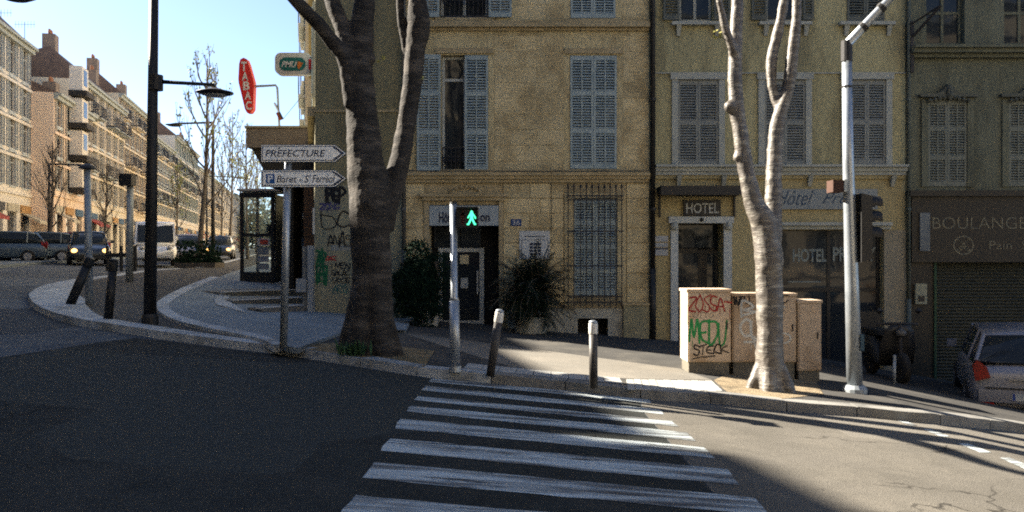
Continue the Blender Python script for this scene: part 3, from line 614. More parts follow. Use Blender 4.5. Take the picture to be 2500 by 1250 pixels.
MB().box(fx(1600), fx(1631), FY - .013, FY - .0105, fz(609), fz(606)).build('notice_stripe', navy, b2)
# shop window and its signs
sp = MB().box(fx(1868), fx(2140), FY - .05, FY + .01, fz(511), fz(462)).build('script_sign_panel', M('sign_panel_grey', (.235, .255, .255), (.2, .22, .22)), b2)
scr = M('script_blue', (.045, .075, .12)); text('Hôtel', fx(1892), fx(1984), fz(501), fz(465), FY - .056, scr, sp, shear=.5, bold=-.01); text('Pretty', fx(2006), fx(2120), fz(507), fz(469), FY - .056, scr, sp, shear=.5, bold=-.01)
for a, b, d in ((543, 551, .16), (551, 560, .09)): MB().box(fx(1860), fx(2172), FY + .013 - d, FY + .013, fz(b), fz(a) - .001).build('shop_cornice', trim, b2)
MB().box(fx(1906), fx(2155), FY + .36, FY + .4, fz(905), fz(563)).build('shop_backing', dark, b2)
sf = MB().box(fx(1905), fx(1913), FY + .16, FY + .21, fz(905), fz(562)).box(fx(2148), fx(2156), FY + .16, FY + .21, fz(905), fz(562)).box(fx(2026), fx(2034), FY + .16, FY + .21, fz(905), fz(562)).box(fx(1913), fx(2026), FY + .161, FY + .209, fz(713), fz(703)).box(fx(2034), fx(2148), FY + .161, FY + .209, fz(713), fz(703)).build('shop_window_frame', black, b2)
for a, b in ((1913, 2026), (2034, 2148)):
    MB().box(fx(a), fx(b), FY + .18, FY + .19, fz(703), fz(563)).build('pane', glass, sf); MB().box(fx(a), fx(b), FY + .18, FY + .19, fz(905), fz(713)).build('pane', glass, sf)
wl = M('window_letter_grey', (.20, .23, .22)); text('HOTEL', fx(1942), fx(2026), fz(640), fz(607), FY + .172, wl, sf, bold=.03); text('PRETTY', fx(2040), fx(2146), fz(638), fz(603), FY + .150, wl, sf, bold=.03)
MB().box(fx(1930), fx(2010), FY + .165, FY + .178, fz(690), fz(687)).build('window_line', wl, sf)
MB().box(fx(2157), X3 - .032, FY - .03, FY + .012, -1.2, fz(562)).build('shop_pier', M('pier_beige', (.24, .215, .16), (.2, .18, .13)), b2)
# ---- bakery building
b3 = bldg('bakery_building', fx(2350), 'dim green grey building with projecting ledge above the dark bakery shopfront')
X4 = X3 + .03
q1 = (fx(2265), fx(2360), fz(456), fz(244)); q2 = (fx(2462), fx(2557), fz(456), fz(244)); p1 = (fx(2262), fx(2356), fz(108), fz(-130)); p2 = (fx(2452), fx(2546), fz(108), fz(-130)); 
rs = (fx(2286), fx(2640), fz(980), fz(640))
wall_holes(MB(), X4, 26, fz(465), 14.5, [q1, q2, p1, p2], FY + .01, .28).build('upper_wall', grey_r, b3)
MB().box(X4, 26, FY + .62, 30, -4.4, 14.5).build('building_core', dark, b3); MB().box(X4 - .0605, X4, FY + .04, FY + .6, -4, 14.5).build('party_joint', grey_r, b3)
brn = M('shopfront_brown', (.034, .028, .018), (.026, .021, .014), 1.5, .6, .1)
wall_holes(MB(), X4, 26, -4.4, fz(465), [rs], FY + .01, .4).build('shopfront', brn, b3)
MB().box(fx(2222), fx(2660), FY - .08, FY + .009, fz(640), fz(480)).build('shop_fascia', brn, b3)
MB().box(X4 - .03, 26, FY - .16, FY + .009, fz(480), fz(466)).build('shop_cornice', brn, b3)
for a, b, d in ((118, 124, .34), (124, 134, .26), (134, 143, .14)): MB().box(X4, 26, FY + .01 - d, FY + .009, fz(b), fz(a) - .001).build('ledge_band', grey_r, b3)
sh_b3 = M('bakery_shutter', (.17, .18, .15), (.13, .14, .115))
for h in (q1, q2):
    window(h, 1, 1, sh_b3, bands=3, cols=2, left='shut', right='shut', parent=b3)
    for a, b, c, d, p in ((h[0] - .14, h[0] - .003, h[2], h[3], .04), (h[1] + .003, h[1] + .14, h[2], h[3], .04)): MB().box(a, b, FY + .009 - p, FY + .009, c, d).build('window_surround', grey_r, b3)
    c = (h[0] + h[1]) / 2
    m = MB().prism([(h[0] - .2, h[3] + .05), (h[1] + .2, h[3] + .05), (h[1] + .2, h[3] + .11), (c + .25, h[3] + .12), (c + .12, h[3] + .2), (c, h[3] + .33), (c - .12, h[3] + .2), (c - .25, h[3] + .12), (h[0] - .2, h[3] + .11)], FY - .1, FY + .009)
    for s_ in (-1, 1):
        for k in range(4): m.lathe((c + s_ * (.1 + .1 * k), FY - .09, h[3] + .03 - .02 * k), [(.01, -.05), (.05, 0), (.01, .05)], 8)
    m.lathe((c, FY - .12, h[3] + .12), [(.02, -.16), (.07, -.05), (.06, .1), (.02, .16)], 10); m.build('carved_pediment', M('carving_dark', (.1, .105, .085)), b3)
for h in (p1, p2):
    window(h, 1, 1, shut_d, parent=b3, left='', right='', wm=grey_r, transom=h[2] + .7); MB().box(h[0] - .15, h[1] + .15, FY - .08, FY + .009, h[2] - .09, h[2] - .01).build('sill', grey_r, b3)
bl = M('bakery_letters', (.20, .185, .13)); fa = [o for o in b3.children if o.name.startswith('shop_fascia')][0]
text('BOULANGERIE', fx(2272), fx(2560), fz(559), fz(531), FY - .086, bl, fa, bold=-.015)
text('Pain  Sandwich', fx(2410), fx(2620), fz(609), fz(588), FY - .086, bl, fa, bold=-.01)
def ring(m, cx, cz, rx, rz, wd_, y, n=32, a0=0, a1=360):
    pts = [(cx + rx * math.cos(R(a0 + (a1 - a0) * k / n)), cz + rz * math.sin(R(a0 + (a1 - a0) * k / n))) for k in range(n + 1)]
    for i in range(n):
        (a, b), (c, d) = pts[i], pts[i + 1]; q = ((a - cx) * (1 - wd_ / rx) + cx, (b - cz) * (1 - wd_ / rz) + cz); r_ = ((c - cx) * (1 - wd_ / rx) + cx, (d - cz) * (1 - wd_ / rz) + cz)
        m.add([(a, y, b), (c, y, d), (r_[0], y, r_[1]), (q[0], y, q[1])], [(0, 3, 2, 1)])
m = MB(); ring(m, fx(2347), fz(599), .215, .2, .022, FY - .086)
for s_ in (-1, 1):
    ribbon(m, [(fx(2347) - .13 * s_, fz(599) - .1), (fx(2347), fz(599) + .03), (fx(2347) + .12 * s_, fz(599) + .12)], .028, lambda a, b, i, s_=s_: (a, FY - .087 - .001 * s_, b))
    ribbon(m, [(fx(2347) - .1 * s_, fz(599) - .13), (fx(2347) + .02 * s_, fz(599) - .03)], .02, lambda a, b, i, s_=s_: (a, FY - .0885 - .001 * s_, b))
m.build('round_emblem', bl, fa)
MB().box(fx(2240), fx(2264), FY - .12, FY - .08, fz(613), fz(520)).build('vertical_plate', M('plate_grey', (.15, .165, .17)), b3)
rsh = MB(); z = rs[2]
while z < rs[3] - .02: rsh.add([(rs[0], FY + .1, z), (rs[1], FY + .1, z), (rs[1], FY + .075, z + .035), (rs[0], FY + .075, z + .035), (rs[1], FY + .1, z + .07), (rs[0], FY + .1, z + .07)], [(0, 1, 2, 3), (3, 2, 4, 5)]); z += .07
rsh.build('roller_shutter', M('shutter_green_grey', (.042, .042, .028), (.032, .032, .021), 1.2, .6, .1), b3, kind='stuff')
MB().box(fx(2280), fx(2286) - .003, FY - .02, FY + .1, fz(975), fz(640)).build('shutter_guide', M('guide_green', (.04, .075, .04)), b3)
ic = MB().box(fx(2232), fx(2260), FY - .06, FY + .009, fz(742), fz(692)).build('letter_box', M('box_cream', (.26, .26, .19)), b3); MB().box(fx(2238), fx(2254), FY - .064, FY - .0605, fz(736), fz(722)).build('slot', black, ic)
# wall bracket at the top of the bakery corner
br = empty('wall_bracket', W(2222, 150, FY - .1), 'dark diagonal iron bracket fixed high on the wall between yellow hotel and bakery', 'bracket')
MB().box(fx(2216), fx(2224), FY - .14, FY + .008, fz(180), fz(56)).build('back_plate', iron, br)
MB().tube([(fx(2222), FY - .15, fz(92)), (fx(2262), FY - .6, fz(34))], .03, 8).build('strut', iron, br); MB().tube([(fx(2220), FY - .15, fz(62)), (fx(2262), FY - .6, fz(33))], .02, 8).build('arm', iron, br)
# ================================================================== THE ROW ACROSS THE STREET
ANG = math.atan2(1, -.235); UL = math.hypot(1, .235)
def rowp(Y, off=0.): return Vector((-33 - .235 * (Y - 56) + off * 1.0, Y, gnd(-33 - .235 * (Y - 56) + off, Y)))
fm = MB().box(-.62, .62, -.05, .02, -.12, -.0).box(-.66, -.56, -.04, .02, 0, 2.2).box(.56, .66, -.04, .02, 0, 2.2).box(-.7, .7, -.07, .02, 2.2, 2.32)
fm.box(-.03, .03, .1, .14, 0, 2.2).box(-.56, .56, .1, .14, 1.5, 1.56)
def mesh_only(m, name, mat):
    o = m.build(name, mat); me = o.data; bpy.data.objects.remove(o); return me
pane_me = mesh_only(MB().box(-.56, .56, .15, .17, 0, 2.2), 'pane', glassb)
sm_ = MB().box(-.27, -.22, -.03, .02, 0, 2.2).box(.22, .27, -.03, .02, 0, 2.2)
for z in (0, 1.02, 2.1): sm_.box(-.22, .22, -.029, .019, z, z + .1)
z = .12
while z < 2.08:
    if not .94 < z < 1.12: sm_.box(-.22, .22, -.01, .005, z, z + .05)
    z += .085
def rep(me, parent, x, y, z, name):
    o = bpy.data.objects.new(name, me); COL.objects.link(o); o.parent = parent; o.location = (x, y, z); return o
FR = {}
def row_building(Y0, Y1, ztop, floors, wm, sm_mat, fr_mat, label, off=0., roofh=2.2, balc=(), sunk=4.2, depth=12, wins=True, bay=None, group='apartment buildings along the far side of the street', step=2.5, place=None):
    root = empty('apartment_building', (0, 0, 0), label, 'building', group); p = place[0] if place else rowp(Y0, off); base = gnd(p.x, p.y)
    Ln = (Y1 - Y0) * UL - .05; H = ztop - base; fl = (H - sunk - .9) / floors
    key = fr_mat.name
    if key not in FR: FR[key] = mesh_only(MB_copy(fm), 'window', fr_mat)
    k2 = 's' + sm_mat.name
    if k2 not in FR: FR[k2] = mesh_only(MB_copy(sm_), 'shutter', sm_mat)
    n = max(1, int(Ln / step)); cx = [Ln * (k + .5) / n for k in range(n)]; holes = []; whs = []
    if wins:
        for f in range(floors):
            z = sunk + f * fl + .75
            for x in cx: holes.append((x - .56, x + .56, z, z + 2.2)); whs.append((x, z, f))
    shops = [(x - .9, x + .9, .1, sunk - 1.0) for x in cx] if wins else []
    wall_holes(MB(), 0, Ln, -2, H, holes + shops, 0, .3).build('front_wall', wm, root)
    MB().box(0, Ln, .3, depth, -2, H).add([(0, 0, -2), (0, .3, -2), (0, .3, H), (0, 0, H), (Ln, 0, -2), (Ln, .3, -2), (Ln, .3, H), (Ln, 0, H)], [(0, 3, 2, 1), (4, 5, 6, 7)]).build('side_wall', wm, root)
    for x, z, f in whs:
        o = rep(FR[key], root, x, 0, z, 'window'); rep(pane_me, o, 0, 0, 0, 'pane')
        rep(FR[k2], o, -.86, -.02, 0, 'shutter'); rep(FR[k2], o, .86, -.02, 0, 'shutter')
        if f in balc and (int(x / step) + f) % 3 != 2:
            m = MB().box(x - .95, x + .95, -.85, -.0, z - .22, z - .125); b_ = m.build('balcony', trim if f % 2 else wm, root)
            r_ = MB().box(x - .95, x + .95, -.85, -.82, z + .85, z + .9)
            for k in range(13): xx = x - .93 + 1.86 * k / 12; r_.box(xx - .012, xx + .012, -.845, -.825, z - .12, z + .85)
            for s_ in (-.94, .92): r_.box(x + s_, x + s_ + .02, -.82, 0, z + .85, z + .9).box(x + s_, x + s_ + .02, -.82, 0, z - .12, z + .0)
            r_.build('railing', iron, b_)
    for f in range(floors):
        z = sunk + f * fl + .18; MB().box(-.0, Ln, -.12, -.001, z, z + .2).build('floor_band', wm, root)
    MB().box(-.0, Ln, -.28, -.001, H - .45, H - .2).box(-.0, Ln, -.5, -.001, H - .2, H).build('cornice', trim, root)
    if roofh:
        MB().add([(0, -.3, H + .001), (Ln, -.3, H + .001), (Ln, 2.4, H + roofh), (0, 2.4, H + roofh), (0, depth, H), (Ln, depth, H)], [(0, 1, 2, 3), (3, 2, 5, 4), (0, 3, 4), (1, 5, 2)]).build('roof', rooft, root)
        for x in (1.2, Ln - 1.4):
            m = MB().box(x - .55, x + .55, 2.2, 3.2, H + .5, H + roofh + 1.2); c = m.build('chimney', M('chimney_render', (.22, .17, .13)), root)
            for k in (-.3, 0, .3): MB().lathe((x + k, 2.7, H + roofh + 1.2), [(.1, 0), (.12, .2), (.08, .45)], 8).build('chimney_pot', M('terracotta', (.32, .14, .07)), c)
    if wins:
        for k, (a, b, c, d) in enumerate(shops):
            MB().box(a, b, .2, .24, c, d).build('shop_window', glassb, root)
            MB().box(a - .15, b + .15, -.1, -.005, d + .02, d + .55).build('shop_fascia', [M('fascia_cream', (.4, .36, .27)), M('fascia_dark', (.07, .07, .07)), M('fascia_blue', (.05, .1, .16)), M('fascia_ochre', (.35, .2, .08))][(k * 7 + int(Y0)) % 4], root)
            if (k + int(Y0)) % 3 == 0: MB().add([(a, -.11, d), (b, -.11, d), (b, -1.2, d - .5), (a, -1.2, d - .5), (a, -.11, d - .03), (b, -.11, d - .03), (b, -1.2, d - .7), (a, -1.2, d - .7)], [(0, 1, 2, 3), (4, 7, 6, 5), (3, 2, 6, 7), (0, 3, 7, 4), (1, 5, 6, 2)]).build('awning', [M('awning_cream', (.45, .4, .3)), M('awning_red', (.3, .06, .05))][k % 2], root)
    if bay:
        a, b, pr, z0, nb = bay
        for k in range(nb):
            z = z0 + k * 2.45
            o = MB().box(a, b, -pr, -.002, z, z + 1.9).build('bay', cr2, root); MB().box(a - .3, b + .3, -pr - .4, -.002, z - .4, z - .003).build('bay_slab', M('slab_dark', (.04, .035, .03)), o)
            MB().box(a + .4, b - .4, -pr - .02, -pr + .0, z + .5, z + 1.7).build('bay_pane', glassb, o)
    root.location = p; root.rotation_euler.z = place[1] if place else ANG
    return root
def MB_copy(m): c = MB(); c.v = list(m.v); c.f = list(m.f); return c
rooft = M('roof_tile', (.17, .12, .095), (.12, .085, .07), 2, .9, .5, 12)
cr1 = M('cream_render', (.80, .70, .52), (.72, .62, .45), .35, .9, .2, 12, c3=(.6, .5, .38), s3=.25); cr2 = M('pale_render', (.82, .74, .60), (.74, .66, .53), .4, .9, .2, 12, c3=(.62, .54, .43), s3=.3)
cr3 = M('sand_render', (.76, .64, .46), (.66, .56, .40), .35, .9, .2, 12, c3=(.55, .45, .32), s3=.25); pk = M('pink_render', (.85, .65, .47), (.80, .60, .42), .4, .9, .2, 12)
gwall = M('grey_party_wall', (.20, .18, .16), (.15, .135, .12), .4, .95, .4, 8, c3=(.12, .11, .1), s3=.6)
dkw = M('soot_stained_stone', (.15, .135, .11), (.11, .1, .085), .4, .95, .3, 10); sblue = M('row_blue_shutter', (.19, .22, .24)); sgrey = M('row_grey_shutter', (.24, .22, .19)); sbrn = M('row_brown_shutter', (.16, .12, .09)); sgrn = M('row_green_shutter', (.13, .17, .15))
row_building(47.6, 60.4, 16.4, 4, cr2, sblue, white_trim, 'pale apartment building with blue grey shutters, leftmost of the row across the street', roofh=2.6)
row_building(60.7, 71.2, 13.4, 3, pk, sgrey, white_trim, 'low pinkish building whose blank side wall faces the crossing, second from the left', off=1.5, roofh=1.2, bay=(4.0, 5.8, .9, 5.3, 4))
tall = row_building(61.5, 79, 18.9, 1, gwall, sgrey, white_trim, 'tall windowless grey party wall with chimneys rising behind the low pinkish building', off=-4.5, roofh=1.2, wins=False)
row_building(71.4, 87.6, 16.6, 4, cr1, sgrey, white_trim, 'cream apartment building just right of the balcony bay with dark projecting balconies', off=.6, balc=(1, 3), roofh=2.6)
row_building(87.8, 103.6, 18.6, 5, cr3, sbrn, white_trim, 'sand coloured building with brown shutters left of the black lamp post', balc=(0, 2, 4), roofh=2.4)
row_building(103.8, 123.6, 16.9, 5, cr1, sblue, white_trim, 'cream building with blue shutters just right of the black lamp post', balc=(1, 4))
row_building(123.8, 149, 19.4, 5, cr2, sgrn, white_trim, 'pale building with green shutters half way down the street', balc=(2, 3))
row_building(149.2, 188, 17.6, 5, cr3, sgrey, white_trim, 'sand coloured long building far down the street behind the bare trees', balc=(2,), step=3)
row_building(188.2, 262, 17.5, 4, cr1, sgrey, white_trim, 'farthest cream building closing the row at the end of the street', step=4)
for a, b, z, l_ in ((25.2, 47.4, 19.15, 'tall pale building just outside the left edge of the view'), (19.2, 25, 18.6, 'cream building to the left of the crossing, roof lowered to shape the shadow edge'), (9, 19, 18.95, 'tall cream building to the left of the crossing'), (-12, 8.8, 19.8, 'tall sand coloured building left of the camera'), (-40, -12.2, 20.0, 'tall pale corner building behind and left of the camera')):  # unseen rest of the row, roof heights shaped to place the road's shadow edge
    row_building(a, b, z, 5, cr2 if z > 19.85 else cr3, sgrey, white_trim, l_, roofh=0, step=3.2)
for x, n_, z, wm_, l_ in ((-8, 16, 16, cr3, 'unseen sand coloured building added behind the camera, left of the crossing'), (10, 17.8, 17, cr1, 'unseen cream building added straight behind the camera'), (28, 17.8, 16, cr3, 'unseen pale building added behind the camera to the right'), (46, 17.8, 17, cr1, 'unseen sand coloured building added farthest right behind the camera')):  # unseen fronts added to block sky light and return warm bounce
    row_building(0, n_, z, 4, wm_, sgrey, white_trim, l_, roofh=0, step=3.2, group='unseen buildings added behind the camera to cut sky light', place=(Vector((x, -15, gnd(x, -15))), math.pi))
# television aerials on the party wall
for Yq, off in ((66, -5.5), (71, -6), (74.5, -5.2)):
    p = rowp(Yq, off); top = 22.2
    a = empty('aerial', (p.x, p.y, 18.8), {66: 'leftmost thin aerial above the grey party wall', 71: 'middle thin aerial above the grey party wall', 74.5: 'rightmost thin aerial above the grey party wall'}[Yq], 'aerial', 'aerials on the grey party wall roof')
    m = MB().tube([(p.x, p.y, 18.8), (p.x, p.y, top)], .025, 6); m.build('mast', iron, a)
    m = MB().tube([(p.x - .9, p.y, top - .2), (p.x + .9, p.y, top - .2)], .015, 5)
    for k in range(7): m.tube([(p.x - .8 + .27 * k, p.y, top - .5), (p.x - .8 + .27 * k, p.y, top + .1)], .01, 4)
    m.build('dipoles', iron, a, kind='stuff')
# right-hand side of the far street: next building, nearly edge-on, and a hidden row added to bounce sunlight
rb = empty('apartment_building', (-16, 64, 1.4), 'hidden row added up the street on the right to bounce sunlight', 'building', 'apartment buildings along the far side of the street')
xs2 = lambda y: -.2424 * y
for a, b, h_ in ((62.2, 90, 16), (90.1, 120, 17.5), (120.1, 160, 16.5), (160.1, 220, 17)): MB().pillar([(xs2(a) + .3, a), (xs2(a) + 14, a), (xs2(b) + 14, b), (xs2(b) + .3, b)], -.5, h_).build('wall', cr1, rb)
nb_ = empty('side_street_building', (-7.3, 32, 1), 'thin sunlit edge of the next building up the street behind the corner, balconies facing left', 'building')
xs_ = lambda y, o: -.2424 * y - o
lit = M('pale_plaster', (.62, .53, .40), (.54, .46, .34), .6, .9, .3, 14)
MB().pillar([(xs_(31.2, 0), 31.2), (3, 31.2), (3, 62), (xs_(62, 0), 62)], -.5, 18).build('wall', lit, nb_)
for k in range(5):
    z = 5.2 + 2.75 * k
    for a in (33, 39, 45, 51, 57):
        o = MB().pillar([(xs_(a, .28), a), (xs_(a, .001), a), (xs_(a + 2.4, .001), a + 2.4), (xs_(a + 2.4, .28), a + 2.4)], z - .15, z).build('balcony', trim, nb_)
        MB().pillar([(xs_(a, .28), a), (xs_(a, .25), a), (xs_(a + 2.4, .25), a + 2.4), (xs_(a + 2.4, .28), a + 2.4)], z, z + .9).build('railing', iron, o)
        MB().pillar([(xs_(a + .3, .05), a + .3), (xs_(a + .3, .001), a + .3), (xs_(a + 2, .001), a + 2), (xs_(a + 2, .05), a + 2)], z, z + 2.1).build('window', shut_w, nb_)
# tobacconist's projecting shop: fascia, soffit, dark porch
v0 = W(602, 312, 23.0); v1 = W(767, 312, 23.0); zt1 = v0.z; tb = empty('tobacconist_shop', (v0.x, 23, gnd(v0.x, 23) + .17), 'low brown projecting shop with flat roof at the corner, behind the direction signs', 'shop')
cl = lambda px, Y=23.0: (px - 1250) / FX * Y
cz_ = lambda py, Y=23.0: CZ - (py - HZ) / FX * Y
fasc = M('fascia_brown', (.20, .155, .115), (.15, .115, .085), 1.5, .85, .3, 25)
MB().box(cl(602), cl(767), 23, 28, cz_(360), zt1).build('roof_fascia', fasc, tb)
MB().box(cl(598), cl(767), 22.95, 28.05, zt1, zt1 + .05).build('roof_cap', mould, tb)
MB().prism([(cl(612), cz_(361)), (cl(767), cz_(361)), (cl(767), cz_(452)), (cl(640), cz_(452)), (cl(638), cz_(410))], 23.1, 27.9).build('soffit', M('soffit_dark', (.035, .03, .025)), tb)
MB().box(cl(738), cl(767), 23.15, 27, gnd(-5, 23), cz_(452) - .002).build('corner_pier', M('brick_brown', (.13, .075, .045), (.09, .05, .03), 3, .9, .4, 30), tb)
MB().box(cl(690), cl(712), 23.2, 26, gnd(-5, 23), cz_(452) - .002).build('dark_pier', M('pier_dark', (.03, .025, .02)), tb)
MB().box(cl(712), cl(738), 24, 24.1, gnd(-5, 23), cz_(452) - .002).build('shop_glass', glassb, tb)
for k, (a, b, c, d, mt) in enumerate(((717, 728, 530, 515, wht_s), (722, 733, 565, 540, red_s), (716, 730, 600, 580, M('poster_blue', (.12, .2, .3))), (728, 736, 520, 500, M('poster_pale', (.45, .5, .55))))):
    MB().box(cl(a), cl(b), 23.96 - .01 * k, 23.99 - .01 * k, cz_(c), cz_(d)).build('poster', mt, tb)
MB().box(cl(628), cl(655), 24, 24.8, zt1 + .05, cz_(301)).build('roof_vent', black, tb)
# TABAC sign on its bent arm
ty = 24.0; tw = lambda px, py: (W(px, py, ty).x, W(px, py, ty).z)
ts_ = empty('tobacconist_sign', W(682, 310, ty), 'tall red lozenge sign reading TABAC hung on a bent pole above the low shop roof', 'sign')
redm = M('sign_red', (.55, .02, .012), (.48, .018, .01), 3, .5, .05)
pl = [(587, 158), (590, 147), (598, 143), (606, 147), (611, 160), (622, 200), (623, 212), (621, 268), (615, 277), (606, 277), (601, 268), (586, 205), (585, 195)]
pn = MB().prism([tw(*q) for q in pl], ty - .12, ty + .12).build('sign_panel', redm, ts_)
wl2 = M('sign_white', (.62, .55, .5))
for ch, (a, b, c, d) in zip('TABAC', ((592, 606, 176, 153), (594, 609, 199, 178), (597, 613, 222, 201), (601, 616, 245, 225), (603, 618, 270, 249))):
    text(ch, tw(a, 0)[0], tw(b, 0)[0], tw(0, c)[1], tw(0, d)[1], ty - .127, wl2, pn, bold=.03)
MB().tube([(*[W(622, 211, ty).x], ty, W(622, 211, ty).z), W(673, 208, ty), W(677, 214, ty), W(682, 310, ty)], .035, 8).build('pole', greymet, ts_)
MB().tube([W(670, 252, ty), W(690, 290, ty - .3)], .03, 6).build('brace', iron, ts_); MB().tube([W(690, 292, ty), W(745, 225, ty)], .007, 4).build('stay_cable', iron, ts_)
MB().tube([W(678, 275, ty - .05), W(686, 292, ty - .05)], .06, 6).build('bracket', M('rust_red', (.25, .06, .03)), ts_)
# betting sign on the corner
py_ = 19.2; pw = lambda a, b: (W(a, b, py_).x, W(a, b, py_).z)
ps = empty('betting_sign', W(756, 160, py_), 'pale rounded lightbox with green oval reading PMU fixed to the corner of the building', 'sign')
def rrect(a, b, c, d, r, n=5):
    out = []
    for cx, cy, s in ((b - r, d + r, -90), (b - r, c - r, 0), (a + r, c - r, 90), (a + r, d + r, 180)):
        for k in range(n + 1): t = R(s + 90 * k / n); out.append((cx + r * math.cos(t), cy + r * math.sin(t)))
    return out
a0, b0_ = pw(674, 131), pw(762, 184)
pnl = MB().prism(rrect(a0[0], b0_[0], a0[1], b0_[1], .13), py_ - .1, py_ + .1).build('sign_panel', M('lightbox_beige', (.55, .49, .42)), ps)
a1, b1_ = pw(685, 143), pw(749, 175)
MB().prism(rrect(a1[0], b1_[0], a1[1], b1_[1], .14), py_ - .108, py_ - .1005).build('green_oval', M('oval_green', (.02, .13, .11)), pnl)
text('PMU', pw(690, 0)[0], pw(728, 0)[0], pw(0, 167)[1], pw(0, 152)[1], py_ - .112, wl2, pnl, shear=.3, bold=.03)
MB().prism([pw(728, 163), pw(731, 152), pw(743, 157), pw(737, 166), pw(732, 172)], py_ - .113, py_ - .109).build('orange_flash', M('flash_orange', (.6, .16, .03)), pnl)
MB().box(pw(757, 0)[0], pw(768, 0)[0], py_ - .13, py_ + .05, pw(0, 172)[1], pw(0, 148)[1]).build('red_bracket_box', redm, ps)
# pale pipe cover standing at the corner
pc = empty('cable_guard', (fx(752), FY - .1, .45), 'pale grey vertical cable guard at the foot of the graffiti corner', 'cable guard')
MB().box(fx(755), fx(768), FY - .16, FY - .03, .3, fz(600)).build('cover', greymet, pc); MB().box(fx(741), fx(754), FY - .1, FY + .0, .3, fz(602)).build('cover', M('guard_grey', (.16, .17, .17)), pc)
MB().box(fx(730), fx(753), FY - .25, FY + .1, fz(712), fz(680)).build('meter_box', greymet, pc); MB().tube([(fx(767), FY - .05, fz(572)), (fx(767), FY - .05, fz(508))], .03, 8).build('pipe_end', zinc, pc)
# ================================================================== TREES
def limb(m, pts, seed=0, n=16, rough=.12, k=5):
    """pts: (photo x, photo y, distance, width in photo pixels)"""
    P = []; 
    for px, py, Y, wpx in pts: v = W(px, py, Y); P.append(Vector((v.x, v.y, v.z)))
    rads = [q[3] / FX * q[2] / 2 * .87 for q in pts]
    sp = smooth_path(P, k); rr = []
    for i in range(len(P) - 1): rr += [rads[i] + (rads[i + 1] - rads[i]) * j / k for j in range(k)]
    rr.append(rads[-1]); m.tube(sp, rr, n, True, rough, seed); return sp
def twigs(m, p, d, L, r, depth, rnd, spread=.5, lv=None, upb=.25, n=5):
    pts = [p]; dd = d.copy(); q = p.copy()
    for k in range(3):
        dd = (dd + Vector((rnd.uniform(-.18, .18), rnd.uniform(-.18, .18), rnd.uniform(-.1, .18) + upb * .3))).normalized(); q = q + dd * L / 3; pts.append(q.copy())
    m.tube(pts, [r, r * .8, r * .65, r * .5], n if depth > 1 else 4, False)
    if lv is not None and depth <= 1:
        for k in range(rnd.choice((0, 0, 1, 2))):
            c = pts[rnd.randint(1, 3)] + Vector((rnd.uniform(-.1, .1), rnd.uniform(-.1, .1), rnd.uniform(-.1, .1))); u = Vector((rnd.uniform(-1, 1), rnd.uniform(-1, 1), rnd.uniform(-1, 1))).normalized() * .07; v_ = u.orthogonal().normalized() * .05
            lv.add([c - u, c - v_, c + u, c + v_], [(0, 1, 2, 3)])
    if depth:
        for k in range(rnd.choice((2, 3, 3))):
            b = pts[rnd.choice((1, 2, 3))] if k else pts[-1]
            nd = (dd + Vector((rnd.uniform(-1, 1), rnd.uniform(-1, 1), rnd.uniform(-.5, .7) + upb)) * spread).normalized()
            twigs(m, b, nd, L * rnd.uniform(.6, .85), r * .55, depth - 1, rnd, spread, lv, upb, n)
def finish_trunk(m, mat, root, vox=.022):
    o = m.build('trunk', mat, root, True); md = o.modifiers.new('remesh', 'REMESH'); md.mode = 'VOXEL'; md.voxel_size = vox; md.use_smooth_shade = True
    s = o.modifiers.new('smooth', 'SMOOTH'); s.factor = .5; s.iterations = 3
    tx = bpy.data.textures.new('bark_relief', 'CLOUDS'); tx.noise_scale = .12; tx.noise_depth = 3
    d = o.modifiers.new('relief', 'DISPLACE'); d.texture = tx; d.strength = .022; d.mid_level = .55; d.texture_coords = 'GLOBAL'; return o
T1 = 12.0
bt = gp(902, 863, .12)
t1 = empty('big_street_tree', bt, 'thick dark forked tree trunk between the direction signs and the hotel door', 'tree')
m = MB()
limb(m, [(908, 925, T1, 190), (905, 880, T1, 150), (908, 840, T1, 128), (908, 700, T1, 112), (906, 600, T1, 108), (902, 480, T1, 116), (893, 400, T1, 104), (885, 300, T1 + .05, 88), (878, 200, T1 + .1, 78), (880, 120, T1 + .15, 72), (886, 40, T1 + .2, 62), (896, -60, T1 + .3, 56), (905, -220, T1 + .6, 46), (900, -450, T1 + .9, 34)], 1, 22)
limb(m, [(935, 560, T1 + .05, 60), (955, 470, T1 + .16, 62), (975, 400, T1 + .26, 60), (993, 300, T1 + .38, 54), (1006, 200, T1 + .45, 54), (1015, 120, T1 + .5, 58), (1022, 50, T1 + .5, 66), (1018, -30, T1 + .5, 48), (1030, -200, T1 + .5, 38), (1060, -420, T1 + .4, 28)], 2, 18)
limb(m, [(862, 260, T1, 50), (842, 150, T1 - .05, 42), (810, 100, T1 - .15, 42), (770, 50, T1 - .3, 40), (720, 0, T1 - .5, 36), (650, -80, T1 - .8, 30), (560, -240, T1 - 1.2, 22)], 3, 16)
limb(m, [(862, 180, T1, 50), (838, 80, T1 + .1, 46), (810, 0, T1 + .2, 44), (775, -100, T1 + .35, 36), (740, -320, T1 + .6, 26)], 4, 16)
limb(m, [(992, 130, T1 + .5, 20), (980, 60, T1 + .55, 22), (975, -20, T1 + .6, 24), (965, -150, T1 + .7, 20)], 5, 12)
for px, py, s in ((1022, 195, .45), (905, 145, .1), (1030, 65, .5)): v = W(px - 4, py, T1 + s); m.lathe(v, [(.02, -.12), (.08, -.06), (.1, 0), (.08, .07), (.02, .12)], 10)
